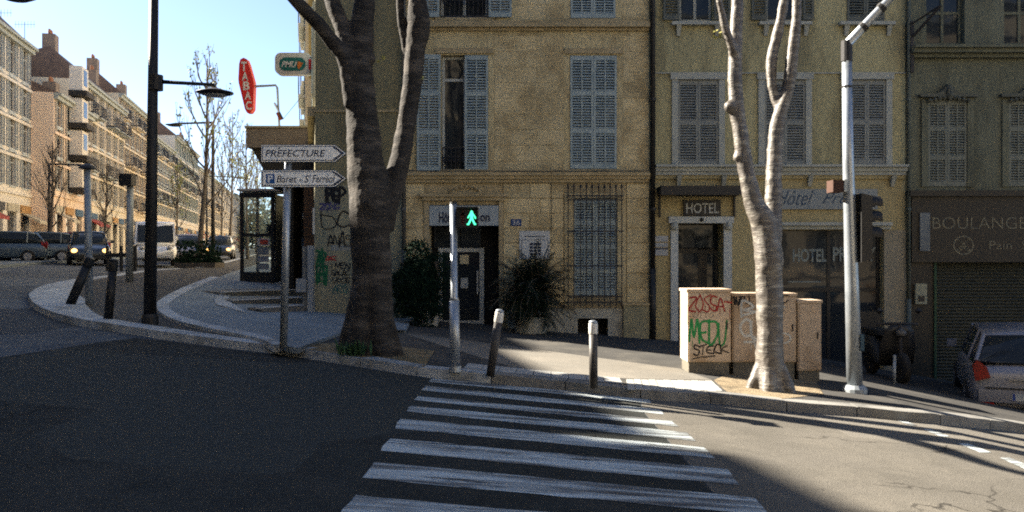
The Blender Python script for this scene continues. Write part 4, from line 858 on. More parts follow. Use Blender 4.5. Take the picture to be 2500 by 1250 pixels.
for dx, dy, r in ((-.4, .05, .17), (-.18, -.16, .2), (.24, -.14, .2), (.38, .1, .16), (0, .3, .2)): m.tube([(bt.x + dx * 1.0, bt.y + dy, bt.z - .12), (bt.x + dx * .78, bt.y + dy * .78, bt.z + .12), (bt.x + dx * .55, bt.y + dy * .55, bt.z + .5), (bt.x + dx * .3, bt.y + dy * .3, bt.z + 1.1), (bt.x + dx * .08, bt.y + dy * .08, bt.z + 1.6)], [r * .75, r * .8, r * .72, r * .6, r * .4], 12)
finish_trunk(m, bark, t1)
rnd = random.Random(3); m = MB(); lv = MB()
for px, py, Y, n_ in ((905, -230, T1 + .6, 3), (900, -450, T1 + .9, 4), (1030, -200, T1 + .5, 3), (1060, -420, T1 + .4, 4), (650, -80, T1 - .8, 2), (560, -240, T1 - 1.2, 3), (740, -320, T1 + .6, 3), (965, -150, T1 + .5, 2)):
    for k in range(n_): twigs(m, W(px, py, Y), Vector((rnd.uniform(-.7, .7), rnd.uniform(-.7, .7), 1)).normalized(), 1.6, .055, 3, rnd, .6, lv)
m.build('branches', twig, t1, True, kind='stuff')
lv2 = MB()
for px, py in ((925, 148), (932, 142), (937, 140), (1032, 192)):
    for k in range(3):
        c = W(px + rnd.uniform(-4, 4), py + rnd.uniform(-4, 4), T1 - .25); u = Vector((rnd.uniform(-1, 1), .3, rnd.uniform(-.5, 1))).normalized() * .035; v_ = u.orthogonal().normalized() * .02; lv2.add([c - u, c - v_, c + u, c + v_], [(0, 1, 2, 3)])
lv2.build('young_leaves', M('bright_leaf', (.3, .28, .08)), t1, kind='stuff'); lv.build('leaves', leaf, t1, kind='stuff')
# weeds at its foot
m = MB()
for k in range(70):
    b = Vector((bt.x - .15 + rnd.gauss(0, .09), bt.y - .38 + rnd.gauss(0, .05), bt.z)); a = rnd.uniform(0, 6.3); h_ = rnd.uniform(.08, .26); d = Vector((math.cos(a) * .1, math.sin(a) * .1, h_)); s = Vector((-math.sin(a), math.cos(a), 0)) * .02
    m.add([b - s * .4, b + d * .5 - s, b + d, b + d * .5 + s], [(0, 1, 2, 3)])
tag(m.build('weeds', M('weed_green', (.03, .075, .03))), 'small tuft of green weeds at the foot of the big tree', 'weeds')
T2 = 12.0
b2t = gp(1880, 950, .12)
t2 = empty('twin_stem_tree', b2t, 'slender twin-stemmed tree with sunlit left edges in front of the graffiti cabinets', 'tree'); m = MB(); T2 = b2t.y
limb(m, [(1882, 985, T2, 108), (1880, 950, T2, 94), (1880, 900, T2, 80), (1880, 800, T2, 74), (1878, 700, T2, 74), (1874, 620, T2, 80), (1866, 550, T2, 74), (1842, 500, T2, 58), (1824, 430, T2, 46), (1810, 340, T2 + .02, 44), (1797, 250, T2 + .05, 42), (1795, 180, T2 + .08, 42), (1796, 100, T2 + .1, 40), (1800, 0, T2 + .15, 34), (1805, -150, T2 + .3, 28), (1790, -400, T2 + .5, 20)], 11, 18)
limb(m, [(1880, 640, T2, 50), (1888, 560, T2 + .1, 50), (1889, 480, T2 + .2, 48), (1890, 400, T2 + .28, 45), (1896, 320, T2 + .32, 41), (1908, 265, T2 + .34, 38), (1922, 225, T2 + .34, 36), (1932, 160, T2 + .32, 36), (1943, 60, T2 + .3, 30), (1948, -40, T2 + .3, 26), (1965, -250, T2 + .2, 20)], 12, 16)
limb(m, [(1905, 275, T2 + .36, 28), (1886, 215, T2 + .4, 27), (1884, 150, T2 + .42, 32), (1896, 90, T2 + .45, 31), (1913, 10, T2 + .5, 27), (1920, -80, T2 + .5, 22), (1900, -300, T2 + .5, 14)], 13, 14)
limb(m, [(1793, 130, T2, 26), (1778, 90, T2 - .03, 24), (1764, 40, T2 - .06, 22), (1750, -30, T2 - .1, 18), (1720, -200, T2 - .2, 13)], 14, 12)
for px, py, s in ((1905, 262, .36), (1934, 155, .34), (1782, 262, 0), (1804, 385, 0)): m.lathe(W(px, py, T2 + s), [(.02, -.08), (.07, -.04), (.085, 0), (.07, .05), (.02, .09)], 10)
for dx, dy, r in ((-.24, 0, .11), (-.08, -.2, .12), (.2, -.12, .12)): m.tube([(b2t.x + dx * 1.2, b2t.y + dy * 1.2, b2t.z - .12), (b2t.x + dx * .85, b2t.y + dy * .8, b2t.z + .08), (b2t.x + dx * .3, b2t.y + dy * .3, b2t.z + .5)], [r * .7, r * .9, r * .5], 10)
finish_trunk(m, bark2, t2, .02)
m = MB(); lv = MB()
for px, py, Y, n_ in ((1790, -400, T2 + .5, 4), (1965, -250, T2 + .2, 4), (1900, -300, T2 + .5, 3), (1720, -200, T2 - .2, 3)):
    for k in range(n_): twigs(m, W(px, py, Y), Vector((rnd.uniform(-.6, .6), rnd.uniform(-.6, .6), 1)).normalized(), 1.3, .045, 3, rnd, .6, lv)
twigs(m, W(1772, 98, T2 - .05), Vector((-1, 0, .5)), .28, .008, 0, rnd)
m.build('branches', twig, t2, True, kind='stuff')
for k in range(14):
    c = W(1740 + rnd.uniform(0, 32), 80 + rnd.uniform(-6, 14), T2 - .05); u = Vector((rnd.uniform(-1, 1), .3, rnd.uniform(-.5, 1))).normalized() * .03; v_ = u.orthogonal().normalized() * .018; lv.add([c - u, c - v_, c + u, c + v_], [(0, 1, 2, 3)])
lv.build('leaves', M('bright_leaf', (.3, .28, .08)), t2, kind='stuff')
# bare street trees down the avenue
def bare_tree(px, py, Y, H, label, lean=0., leaves=True, sd_=1, forks=5, spr=.45, depth=4, r=.13, group='young bare trees along the far street'):
    v = W(px, py, Y); v.z = gnd(v.x, Y); rn = random.Random(sd_)
    t = empty('street_tree', v, label, 'tree', group); m = MB()
    P = [v - Vector((0, 0, .2)), v + Vector((lean * .3, 0, H * .15)), v + Vector((lean * .7, 0, H * .32)), v + Vector((lean, 0, H * .5)), v + Vector((lean * 1.1, 0, H * .75)), v + Vector((lean * 1.1, 0, H * .95))]
    m.tube(smooth_path(P, 3), [r * (1 - .055 * k) for k in range(16)], 8, True, .15, sd_); m.build('trunk', twig, t, True)
    m = MB(); lv = MB()
    for k in range(forks * 2):
        f = .3 + .65 * k / (forks * 2); q = P[0].lerp(P[-1], f); q.x = v.x + lean * min(1.1, f * 2); a = k * 2.4 + rn.uniform(-.4, .4)
        twigs(m, q, Vector((math.cos(a) * .8, math.sin(a) * .8, .9)).normalized(), H * .17 * (1.25 - f), r * .38, depth - 1, rn, spr, lv if leaves else None, .35, 5)
    m.build('branches', twig, t, True, kind='stuff')
    if leaves: lv.build('leaves', leaf, t, kind='stuff')
bare_tree(484, 652, 37, 9.6, 'bare young tree with a few yellow leaves beside the white van and the distant lamp', .35, True, 5, 7, .5, 4, .14)
bare_tree(118, 640, 44, 6.5, 'bare wide tree in front of the pinkish side wall at the far left', .2, False, 6, 7, .8, 4, .12)
bare_tree(250, 640, 47, 5.5, 'bare low tree behind the dark car with lit headlights', .2, False, 16, 6, .8, 4, .1)
bare_tree(560, 640, 62, 11, 'bare tree with pale buds left of the phone booth', .2, True, 7, 7, .5, 4, .13)
bare_tree(605, 636, 52, 8.5, 'bare tree rising just behind the phone booth frame', -.1, True, 8, 6, .5, 4, .12)
bare_tree(540, 634, 95, 13, 'hazy tree far down the street, behind the distant lamp', .1, True, 9, 7, .5, 4, .14)
bare_tree(585, 630, 110, 14, 'hazy tree far down the street, seen through the booth glass', .1, True, 10, 7, .5, 4, .14)
bare_tree(625, 630, 90, 11, 'hazy tree far down the street, right of the booth post', .1, True, 11, 7, .5, 4, .14)
bare_tree(430, 640, 70, 8, 'bare tree behind the white van in front of cream fronts', .1, True, 12, 6, .6, 4, .12)
# wooded rise closing the street
def crown_mass(name, boxes, label, cat, cl, seed):
    rn = random.Random(seed); m = MB()
    for (x0, x1, y0, y1, z0, z1, n_) in boxes:
        for k in range(n_):
            c = Vector((rn.uniform(x0, x1), rn.uniform(y0, y1), z0 + (z1 - z0) * rn.random() ** .8)); u = Vector((rn.uniform(-1, 1), rn.uniform(-1, 1), rn.uniform(-1, 1))).normalized() * rn.uniform(.3, .8); v_ = u.orthogonal().normalized() * u.length * .6
            m.add([c - u, c - v_, c + u, c + v_], [(0, 1, 2, 3)])
    o = m.build(name, cl, kind='stuff'); return o
far_leaf = M('far_foliage', (.28, .27, .17), (.20, .20, .12), .3, .9, 0)
crown_mass('far_wood', [(-100, -68, 235, 262, 4, 20, 2600), (-86, -66, 225, 240, 4, 14, 1600), (-72, -58, 230, 250, 4, 11, 1400)], '', '', far_leaf, 3)
# ================================================================== PLANTS BY THE HOTEL DOOR
def planter(px0, px1, pyb, pyt, Y, label):
    x0 = (px0 - 1250) / FX * Y; x1 = (px1 - 1250) / FX * Y; zb = gnd((x0 + x1) / 2, Y) + .12; zt2 = CZ - (pyt - HZ) / FX * Y; c = ((x0 + x1) / 2, Y + (x1 - x0) / 2, zb)
    root = empty('planter', c, label, 'planter'); w_ = (x1 - x0) / 2
    MB().lathe(c, [(w_ * .98, 0), (w_ * 1.0, .02), (w_ * 1.07, (zt2 - zb) * .97), (w_ * 1.1, zt2 - zb), (w_ * .95, zt2 - zb), (w_ * .95, zt2 - zb - .04)], 4 if px0 < 1100 else 20).build('pot', white_r if px0 > 1100 else M('pot_white', (.36, .36, .34)), root)
    return root, Vector(c), zt2
pr, c1, z1 = planter(1012, 1077, 822, 762, 16.9, 'pale square planter holding the dense dark shrub left of the hotel door')
pr2, c2, z2 = planter(1258, 1336, 838, 775, 16.9, 'pale round planter under the spiky palm right of the hotel door')
rn = random.Random(21)
sh = empty('shrub', (c1.x, c1.y, z1 - .1), 'dense dark evergreen shrub left of the hotel door behind the big tree', 'shrub'); m = MB(); m2 = MB()
cc = W(1025, 700, 17.0)
for k in range(7500):
    a = Vector((rn.gauss(0, 1), rn.gauss(0, 1), rn.gauss(0, 1))).normalized() * (rn.random() ** .35)
    p = cc + Vector((a.x * .52, a.y * .45, a.z * .8)); b = 1 + .55 * noise.noise(p * 2.6) + .12 * noise.noise(p * 9); p = cc + (p - cc) * b
    u = Vector((rn.uniform(-1, 1), rn.uniform(-1, 1), rn.uniform(-.2, 1.2))).normalized() * rn.uniform(.06, .13); v_ = u.orthogonal().normalized() * .012
    m.add([p - u * .2, p + u * .5 - v_, p + u, p + u * .5 + v_], [(0, 1, 2, 3)])
for k in range(12): a = rn.uniform(0, 6.3); m2.tube([(c1.x, c1.y, z1 - .1), (c1.x + .2 * math.cos(a), c1.y + .2 * math.sin(a), cc.z), (cc.x + .4 * math.cos(a), cc.y + .4 * math.sin(a), cc.z + .5)], [.025, .018, .008], 5)
m.build('foliage', M('shrub_green', (.009, .021, .013), (.005, .013, .008), 5, .9, 0, spec=.05), sh, kind='stuff'); m2.build('stems', twig, sh, kind='stuff')
pm = empty('palm', (c2.x, c2.y, z2 - .1), 'bushy dark palm with drooping spiky fronds in the planter right of the hotel door', 'palm'); m = MB(); m2 = MB()
m2.tube([(c2.x, c2.y, z2 - .1), (c2.x, c2.y, z2 + .35)], [.14, .11], 10)
pcx = W(1303, 715, 16.9)
for k in range(330):
    a = rn.uniform(0, 6.28); el = rn.uniform(-.6, 1.45); L = rn.uniform(.5, .92); P = []; d = Vector((math.cos(a) * math.cos(el), math.sin(a) * math.cos(el), math.sin(el))); p = Vector((c2.x + rn.uniform(-.2, .2), c2.y + rn.uniform(-.2, .2), pcx.z + rn.uniform(-.35, .3)))
    for j in range(7): P.append(p.copy()); d = (d + Vector((0, 0, -.16))).normalized(); p = p + d * L / 6
    for j in range(6):
        for s in (-1, 1):
            for q in range(3):
                b = P[j].lerp(P[j + 1], q / 3); t = (P[j + 1] - P[j]).normalized(); sd_ = t.cross(Vector((0, 0, 1))).normalized() * s
                tip = b + t * .1 + sd_ * (.17 - .018 * j) + Vector((0, 0, rn.uniform(-.06, .04))); w_ = t * .012
                m.add([b - w_, b + w_, tip], [(0, 1, 2)])
    m2.tube(P, [.01 - .001 * j for j in range(7)], 4, False)
m.build('fronds', M('palm_green', (.010, .021, .014), (.006, .014, .009), 5, .9, 0, spec=.05), pm, kind='stuff'); m2.build('stems', twig, pm, kind='stuff')
# ================================================================== STREET FURNITURE
def ptx(px, Y): return (px - 1250) / FX * Y
# black lamp post in front
b = gp(366, 790, .12); Y = b.y; lp = empty('street_lamp', b, 'tall black lamp post with saucer lamp on a side arm, nearest of the lamps', 'street lamp')
T = W(379, -260, Y)
MB().tube([b, b.lerp(T, .35), T], [.1, .085, .06], 16).build('pole', black, lp, True)
MB().lathe(b, [(.13, -.02), (.13, .1), (.11, .16)], 16).build('base', black, lp)
A = W(383, 199, Y); E = W(522, 207, Y)
MB().tube([A, A.lerp(E, .5), E, E + Vector((.02, 0, -.05))], [.036, .03, .026, .024], 10).build('arm', black, lp, True)
MB().tube([A + Vector((-.02, 0, -.14)), A + Vector((-.02, 0, .1))], [.115, .115], 12).build('clamp', black, lp)
H = W(525, 226, Y); hd_ = MB().lathe(H, [(.02, .09), (.05, .075), (.17, .035), (.285, .005), (.285, -.008), (.2, -.035), (.02, -.05)], 28).build('lamp_head', black, lp, True)
MB().lathe(H, [(.17, -.036), (.16, -.055), (.02, -.06)], 20).build('lens', M('lamp_lens', (.3, .32, .32), rough=.3), hd_)
def far_lamp(px, pyb, Y, pyt, arm_px, label, head=.55, group='distant street lamps'):
    v = W(px, pyb, Y); v.z = gnd(v.x, Y); t = W(px, pyt, Y); l_ = empty('street_lamp', v, label, 'street lamp', group); e = W(arm_px, pyt + 3, Y)
    MB().tube([v, t], [.1, .06], 10).build('pole', iron, l_, True); MB().tube([t, e], [.05, .04], 8).build('arm', iron, l_)
    MB().lathe(e + Vector((0, 0, -.05)), [(.03, .08), (head * .5, .03), (head, 0), (head * .6, -.06), (.03, -.08)], 16).build('lamp_head', iron, l_)
far_lamp(520, 655, 38, 299, 425, 'grey lamp with arm pointing left beside the bare young tree', .38)
far_lamp(505, 640, 75, 430, 590, 'far lamp with arm pointing right behind the bare trees')
far_lamp(120, 640, 46, 400, 205, 'lamp with short arm in front of the pinkish wall at far left', .3)
far_lamp(-330, 700, 14, -20, 40, 'lamp whose arm just enters the top left corner of the view', .3)
# bollards
def bollard(px0, py0, px1, py1, label, cap=None, r=.052, body=None, group='bollards along the kerb', capm=None, h0=.12):
    b = gp(px0, py0, h0); Y = b.y; t = W(px1, py1, Y); d = t - b
    root = empty('bollard', b, label, 'bollard', group)
    MB().tube([b - d * .02, b + d * .80], [r, r], 18).build('post', body or black, root, True)
    MB().tube([b + d * .80, b + d * .805, b + d * .95, b + d * .955], [r * 1.04, r * 1.06, r * 1.06, r * 1.04], 18).build('band', capm or body or black, root, True)
    MB().tube([b + d * .955, b + d * .985, b + d * 1.0], [r * 1.02, r * .95, r * .5], 18).build('cap', zinc if capm else (body or black), root, True)
refl = M('reflective_band', (.62, .60, .55), (.55, .53, .48), 5, .5, .05)
bdk = M('bollard_brown', (.055, .05, .045), (.04, .036, .032), 6, .5, .15, 50)
bollard(1197, 915, 1221, 755, 'leaning bollard with pale band nearest the green man signal', capm=refl, body=bdk)
bollard(1449, 945, 1448, 782, 'upright bollard with pale band in front of the cellar opening', capm=refl, body=bdk)
bollard(264, 778, 278, 632, 'black bollard left of the lamp post on the traffic island', r=.07)
bollard(172, 742, 222, 628, 'dark bollard knocked to a steep lean at the island tip', r=.085)
bollard(2183, 937, 2184, 866, 'short thin pale bollard right of the traffic light pole', r=.025, body=greymet)
# pale post behind the leaning bollard, sign post with its dark box
b = gp(218, 742, .12); r_ = empty('post', b, 'pale grey metal post behind the leaning bollard on the island', 'post')
MB().tube([b, W(213, 412, b.y)], [.075, .06], 14).build('shaft', greymet, r_, True); MB().lathe(W(213, 412, b.y), [(.07, -.02), (.16, .0), (.13, .05), (.04, .1)], 14).build('cap', iron, r_)
b = gp(316, 688, .12); r_ = empty('signal_post', b, 'grey post with a small black signal box seen from behind, on the island', 'signal')
MB().tube([b, W(318, 432, b.y)], [.1, .085], 12).build('post', greymet, r_, True)
q = W(315, 440, b.y); MB().box(q.x - .17, q.x + .17, b.y - .25, b.y + .05, q.z - .15, q.z + .15).box(q.x - .19, q.x + .19, b.y + .05, b.y + .08, q.z + .12, q.z + .17).build('signal_box', black, r_)
b = gp(295, 662, .12); r_ = empty('railing', b, 'low dark guard rail beyond the black bollard', 'railing')
for px in (262, 296, 330): MB().tube([Vector((ptx(px, b.y), b.y, b.z)), Vector((ptx(px, b.y), b.y, W(0, 600, b.y).z))], .06, 8).build('rail_post', black, r_)
MB().box(ptx(258, b.y), ptx(334, b.y), b.y - .03, b.y + .03, W(0, 628, b.y).z, W(0, 618, b.y).z).build('rail', black, r_)
# direction signs on one pole
b = gp(692, 845, .17); Y = b.y; sp_ = empty('direction_sign', b, 'grey pole carrying two white arrow signs, PREFECTURE above Baret St Ferréol', 'direction sign')
MB().tube([b - Vector((0, 0, .02)), W(704, 362, Y)], [.053, .05], 16).build('pole', zinc, sp_, True)
sgw = M('sign_white_face', (.86, .86, .82), (.8, .8, .76), 3, .5, .03); sgb = M('sign_edge', (.02, .025, .04)); sgt = M('sign_text_blue', (.035, .045, .08))
def arrow(y0, y1, Yf, name):
    ax = lambda p: ptx(p, Yf); az = lambda p: CZ - (p - HZ) / FX * Yf; c = (y0 + y1) / 2; h = (y1 - y0) / 2
    def shp(ins): return [(ax(637 + ins), az(y1 - ins)), (ax(818 - ins * .4), az(y1 - ins)), (ax(846 - ins * 1.5), az(c)), (ax(818 - ins * .4), az(y0 + ins)), (ax(637 + ins), az(y0 + ins))]
    o = MB().prism(shp(0), Yf, Yf + .03).build(name, sgb, sp_)
    MB().prism(shp(1.2), Yf - .003, Yf - .0005).build('sign_rim', sgw, o)
    MB().prism(shp(3.4), Yf - .006, Yf - .0035).build('sign_line', sgt, o); MB().prism(shp(5.4), Yf - .009, Yf - .0065).build('sign_face', sgw, o)
    m = MB(); m.add([(ax(811), Yf - .0095, az(y0 + 5.6)), (ax(816), Yf - .0095, az(y0 + 5.6)), (ax(838), Yf - .0095, az(c)), (ax(833), Yf - .0095, az(c)), (ax(816), Yf - .0095, az(y1 - 5.6)), (ax(811), Yf - .0095, az(y1 - 5.6))], [(0, 3, 2, 1), (3, 5, 4, 2)]); m.build('chevron', sgt, o)
    MB().box(ax(690), ax(712), Yf + .031, Yf + .06, az(y1 - 8), az(y0 + 8)).build('sign_clamp', zinc, o)
    return o, ax, az
Yf = Y - .1
o, ax, az = arrow(353, 396, Yf, 'sign_plate'); text('PREFECTURE', ax(648), ax(795), az(383), az(366), Yf - .0105, sgt, o, shear=.2, bold=.012)
m = MB(); ribbon(m, [(ax(679), az(364)), (ax(684), az(360.5))], .012, lambda a, b_, i: (a, Yf - .0105, b_)); m.build('accent', sgt, o)
o, ax, az = arrow(415, 457, Yf, 'sign_plate')
pq = MB().box(ax(650), ax(671), Yf - .011, Yf - .0093, az(448), az(425)).build('parking_square', M('parking_blue', (.025, .10, .30)), o); text('P', ax(655), ax(667), az(445), az(428), Yf - .0125, sgw, o, bold=.02)
text('Baret - S', ax(676), ax(755), az(446), az(428), Yf - .0105, sgt, o, shear=.22, bold=.01); text('t', ax(756), ax(760), az(436), az(427), Yf - .0105, sgt, o, shear=.22); text('Ferréol', ax(763), ax(818), az(446), az(427), Yf - .0105, sgt, o, shear=.22, bold=.01)
# green man signal
b = gp(1111, 905, .12); Y = b.y; ps_ = empty('pedestrian_signal', b, 'grey pedestrian signal post with a lit green walking man', 'pedestrian signal')
T = W(1107, 497, Y); J = b.lerp(T, .42)
MB().tube([b - Vector((0, 0, .02)), J], [.066, .064], 18).build('lower_post', zinc, ps_, True); MB().tube([J, J + (T - J) * .03, T], [.064, .046, .044], 16).build('upper_post', zinc, ps_, True)
MB().tube([T, T + Vector((0, 0, .02))], [.05, .046], 14).build('cap', black, ps_); MB().tube([b - Vector((0, 0, .01)), b + Vector((0, 0, .06))], [.085, .08], 16).build('base', zinc, ps_)
q0, q1_ = W(1116, 556, Y), W(1168, 508, Y)
sb = MB().box(q0.x, q1_.x, Y - .12, Y + .06, q0.z, q1_.z).box(q0.x, q1_.x, Y - .2, Y - .12, q1_.z - .012, q1_.z + .006).box(q1_.x - .01, q1_.x, Y - .19, Y - .12, q0.z + .02, q1_.z - .012).build('signal_box', black, ps_)
MB().box(q0.x - .04, q0.x, Y - .03, Y + .03, q0.z + .05, q0.z + .1).box(q0.x - .04, q0.x, Y - .03, Y + .03, q1_.z - .1, q1_.z - .05).build('bracket', black, ps_)
def man(cx, cz, h, yy, mat, walk=True):
    m = MB(); u = h
    def st(pts, wd_, k): ribbon(m, [(cx + a * u, cz + c_ * u) for a, c_ in pts], wd_ * u, lambda a, b_, i: (a, yy - .0004 * k, b_))
    n = 12; hc = (cx, cz + .43 * u); m.add([(hc[0], yy, hc[1])] + [(hc[0] + .075 * u * math.cos(2 * math.pi * k / n), yy, hc[1] + .075 * u * math.sin(2 * math.pi * k / n)) for k in range(n)], [(0, 1 + k, 1 + (k + 1) % n) for k in range(n)])
    st([(0, .35), (0, .2), (.0, .0)], .2, 1)
    if walk: st([(.02, .05), (.1, -.2), (.22, -.44)], .12, 2); st([(.22, -.44), (.28, -.42)], .09, 3); st([(-.02, .05), (-.1, -.2), (-.22, -.44)], .12, 4); st([(-.3, -.43), (-.2, -.45)], .09, 5); st([(.06, .3), (.2, .1), (.26, -.04)], .09, 6); st([(-.06, .3), (-.18, .12), (-.24, 0)], .09, 7)
    else: st([(.05, .1), (.05, -.46)], .11, 2); st([(-.05, .1), (-.05, -.46)], .11, 4); st([(.12, .3), (.13, -.02)], .07, 6); st([(-.12, .3), (-.13, -.02)], .07, 7)
    return m.build('walking_man' if walk else 'standing_man', mat, ps_)
gc = W(1152.5, 533, Y); man(gc.x, gc.z, .185, Y - .125, emit('green_light', (.03, .30, .16), 1.0)); rc = W(1131, 533, Y); man(rc.x, rc.z, .17, Y - .125, M('unlit_red', (.08, .03, .025)), False)
# traffic light pole on the right with its angled arm
b = gp(2087, 957, .12); Y = b.y; tl = empty('traffic_light_pole', b, 'tall grey traffic light pole with a bent arm, light head turned away to the right', 'traffic light')
MB().tube([b - Vector((0, 0, .02)), W(2080, 700, Y), W(2071, 400, Y), W(2067, 112, Y)], [.105, .092, .075, .064], 20).build('pole', zinc, tl, True)
A = W(2064, 112, Y); E = W(2190, -22, Y - .2); E2 = W(2420, -160, Y - .5)
MB().tube([W(2067, 125, Y), A, A.lerp(E, .5), E, E2], [.07, .062, .056, .052, .045], 16).build('arm', zinc, tl, True)
MB().tube([W(2067, 150, Y), W(2067, 100, Y)], [.075, .075], 16).build('elbow', iron, tl); MB().lathe(b, [(.16, -.02), (.16, .05), (.12, .1)], 16).build('base', greymet, tl)
for t in (.35, .7): v = A.lerp(E, t); d = (E - A).normalized(); MB().tube([v - d * .03, v + d * .03], [.07, .07], 12).build('band', black, tl)  # black rings stand for the shadow gaps across the sunlit arm
MB().tube([W(2068, 214, Y), W(2068, 210, Y)], [.076, .076], 14).build('band', black, tl)
hb = MB(); x0, x1 = ptx(2092, Y), ptx(2118, Y)
hb.add([(x0, Y - .16, W(0, 640, Y).z), (x1, Y - .16, W(0, 632, Y).z), (x1, Y - .16, W(0, 480, Y).z), (x0, Y - .16, W(0, 474, Y).z), (x0, Y + .16, W(0, 640, Y).z), (x1, Y + .16, W(0, 632, Y).z), (x1, Y + .16, W(0, 480, Y).z), (x0, Y + .16, W(0, 474, Y).z)], [(0, 1, 2, 3), (7, 6, 5, 4), (0, 4, 5, 1), (1, 5, 6, 2), (2, 6, 7, 3), (3, 7, 4, 0)])
hb = hb.build('light_head', black, tl)
for py in (497, 533, 572):
    z = W(0, py, Y).z; m = MB(); n = 12
    for k in range(n):
        a0_, a1_ = math.pi * (1.15 * k / n - .075), math.pi * (1.15 * (k + 1) / n - .075)
        for (r0) in (.12,): m.add([(x1, Y + r0 * math.cos(a0_), z + r0 * math.sin(a0_)), (x1, Y + r0 * math.cos(a1_), z + r0 * math.sin(a1_)), (x1 + .16, Y + r0 * math.cos(a1_), z + r0 * math.sin(a1_) - .02), (x1 + .16, Y + r0 * math.cos(a0_), z + r0 * math.sin(a0_) - .02)], [(0, 1, 2, 3)])
    m.build('visor', black, hb); MB().tube([(x1 - .005, Y, z), (x1 + .02, Y, z)], [.1, .09], 16).build('lens', M('lens_dark', (.03, .02, .02), rough=.3), hb)
q = W(2042, 455, Y); MB().box(ptx(2026, Y), ptx(2052, Y), Y - .12, Y + .12, W(0, 470, Y).z, W(0, 441, Y).z).build('sensor_box', M('box_rust', (.07, .035, .025)), tl); MB().box(ptx(2052, Y) + .001, ptx(2060, Y), Y - .13, Y + .13, W(0, 469, Y).z, W(0, 440, Y).z).build('sensor_plate', white_trim, tl)
MB().box(ptx(2056, Y), ptx(2072, Y), Y - .02, Y + .02, W(0, 458, Y).z, W(0, 452, Y).z).build('bracket', zinc, tl); MB().box(ptx(2094, Y), ptx(2103, Y), Y - .1, Y - .02, W(0, 855, Y).z, W(0, 815, Y).z).build('push_button', M('button_blue', (.05, .09, .12)), tl)
# ---- graffiti cabinets
cab = M('cabinet_beige', (.52, .41, .30), (.45, .35, .25), 1.5, .75, .12, 35, c3=(.38, .27, .17), s3=2.2); cab2 = M('cabinet_tan', (.44, .345, .255), (.38, .295, .215), 1.5, .75, .12, 35, c3=(.32, .23, .15), s3=2.2)
base_m = M('cabinet_plinth', (.16, .145, .115), (.1, .09, .07), 4, .9, .4, 30)
def cabinet(px0, px1, pyt, pyb, Y, dep, mat, label, doors=1):
    x0, x1 = ptx(px0, Y), ptx(px1, Y); zt3 = CZ - (pyt - HZ) / FX * Y; zb = CZ - (pyb - HZ) / FX * Y; g_ = gnd(x1, Y) + .0
    root = empty('utility_cabinet', ((x0 + x1) / 2, Y, g_ + .12), label, 'cabinet', 'graffiti covered utility cabinets')
    MB().box(x0 + .02, x1 - .02, Y + .02, Y + dep - .02, g_, zb).build('plinth', base_m, root)
    MB().box(x0, x1, Y, Y + dep, zb, zt3 - .04).build('body', mat, root); MB().box(x0 - .015, x1 + .015, Y - .015, Y + dep + .015, zt3 - .04, zt3).build('lid', mat, root)
    for k in range(doors):
        a = x0 + .015 + (x1 - x0 - .03) * k / doors + .004; b_ = x0 + .015 + (x1 - x0 - .03) * (k + 1) / doors - .004
        d = MB().box(a, b_, Y - .012, Y - .001, zb + .02, zt3 - .06).build('door', mat, root); MB().box(b_ - .05, b_ - .03, Y - .022, Y - .0125, (zb + zt3) / 2 - .05, (zb + zt3) / 2 + .05).build('handle', iron, d)
    return root
YC = gp(1680, 910, .12).y
c_a = cabinet(1679, 1784, 706, 884, YC, .55, cab, 'tall beige cabinet with red, green and black graffiti, sunlit left side, nearest the hotel entrance')
c_b = cabinet(1788, 1944, 716, 884, YC + .12, .45, cab2, 'wide tan cabinet with white graffiti half hidden behind the twin-stemmed tree', 2)
c_c = cabinet(1948, 2005, 733, 905, YC + .1, .45, cab2, 'plain narrow tan cabinet, rightmost of the three')
gz = lambda p, Y=YC: CZ - (p - HZ) / FX * Y
gx = lambda p, Y=YC: ptx(p, Y)
graffiti('ZOSSA-', gx(1682), gx(1786), gz(757), gz(722), YC - .014, .022, red_s, c_a); graffiti('OTTO', gx(1692), gx(1742), gz(775), gz(764), YC - .014, .007, M('faint_grey_pen', (.2, .16, .12)), c_a)
graffiti('MEDU', gx(1684), gx(1776), gz(838), gz(785), YC - .0145, .03, grn_s, c_a); graffiti('STECK', gx(1692), gx(1776), gz(864), gz(842), YC - .016, .018, blk, c_a); graffiti('--', gx(1690), gx(1745), gz(885), gz(860), YC - .0165, .014, blk, c_a)
Yb_ = YC + .12
graffiti('WAT', gx(1790, Yb_), gx(1838, Yb_), gz(744), gz(722), Yb_ - .014, .025, blk, c_b); graffiti('B', gx(1812, Yb_), gx(1846, Yb_), gz(772), gz(738), Yb_ - .015, .045, wht_s, c_b); graffiti('CU', gx(1808, Yb_), gx(1860, Yb_), gz(825), gz(785), Yb_ - .015, .04, wht_s, c_b); graffiti('-L', gx(1815, Yb_), gx(1870, Yb_), gz(850), gz(825), Yb_ - .015, .03, wht_s, c_b)
graffiti('D', gx(1908, Yb_), gx(1930, Yb_), gz(842), gz(815), Yb_ - .015, .035, wht_s, c_b); graffiti('CJ', gx(1905, Yb_), gx(1945, Yb_), gz(740), gz(722), Yb_ - .015, .02, blk, c_b); graffiti('!', gx(1908, Yb_), gx(1925, Yb_), gz(755), gz(748), Yb_ - .015, .02, wht_s, c_b)
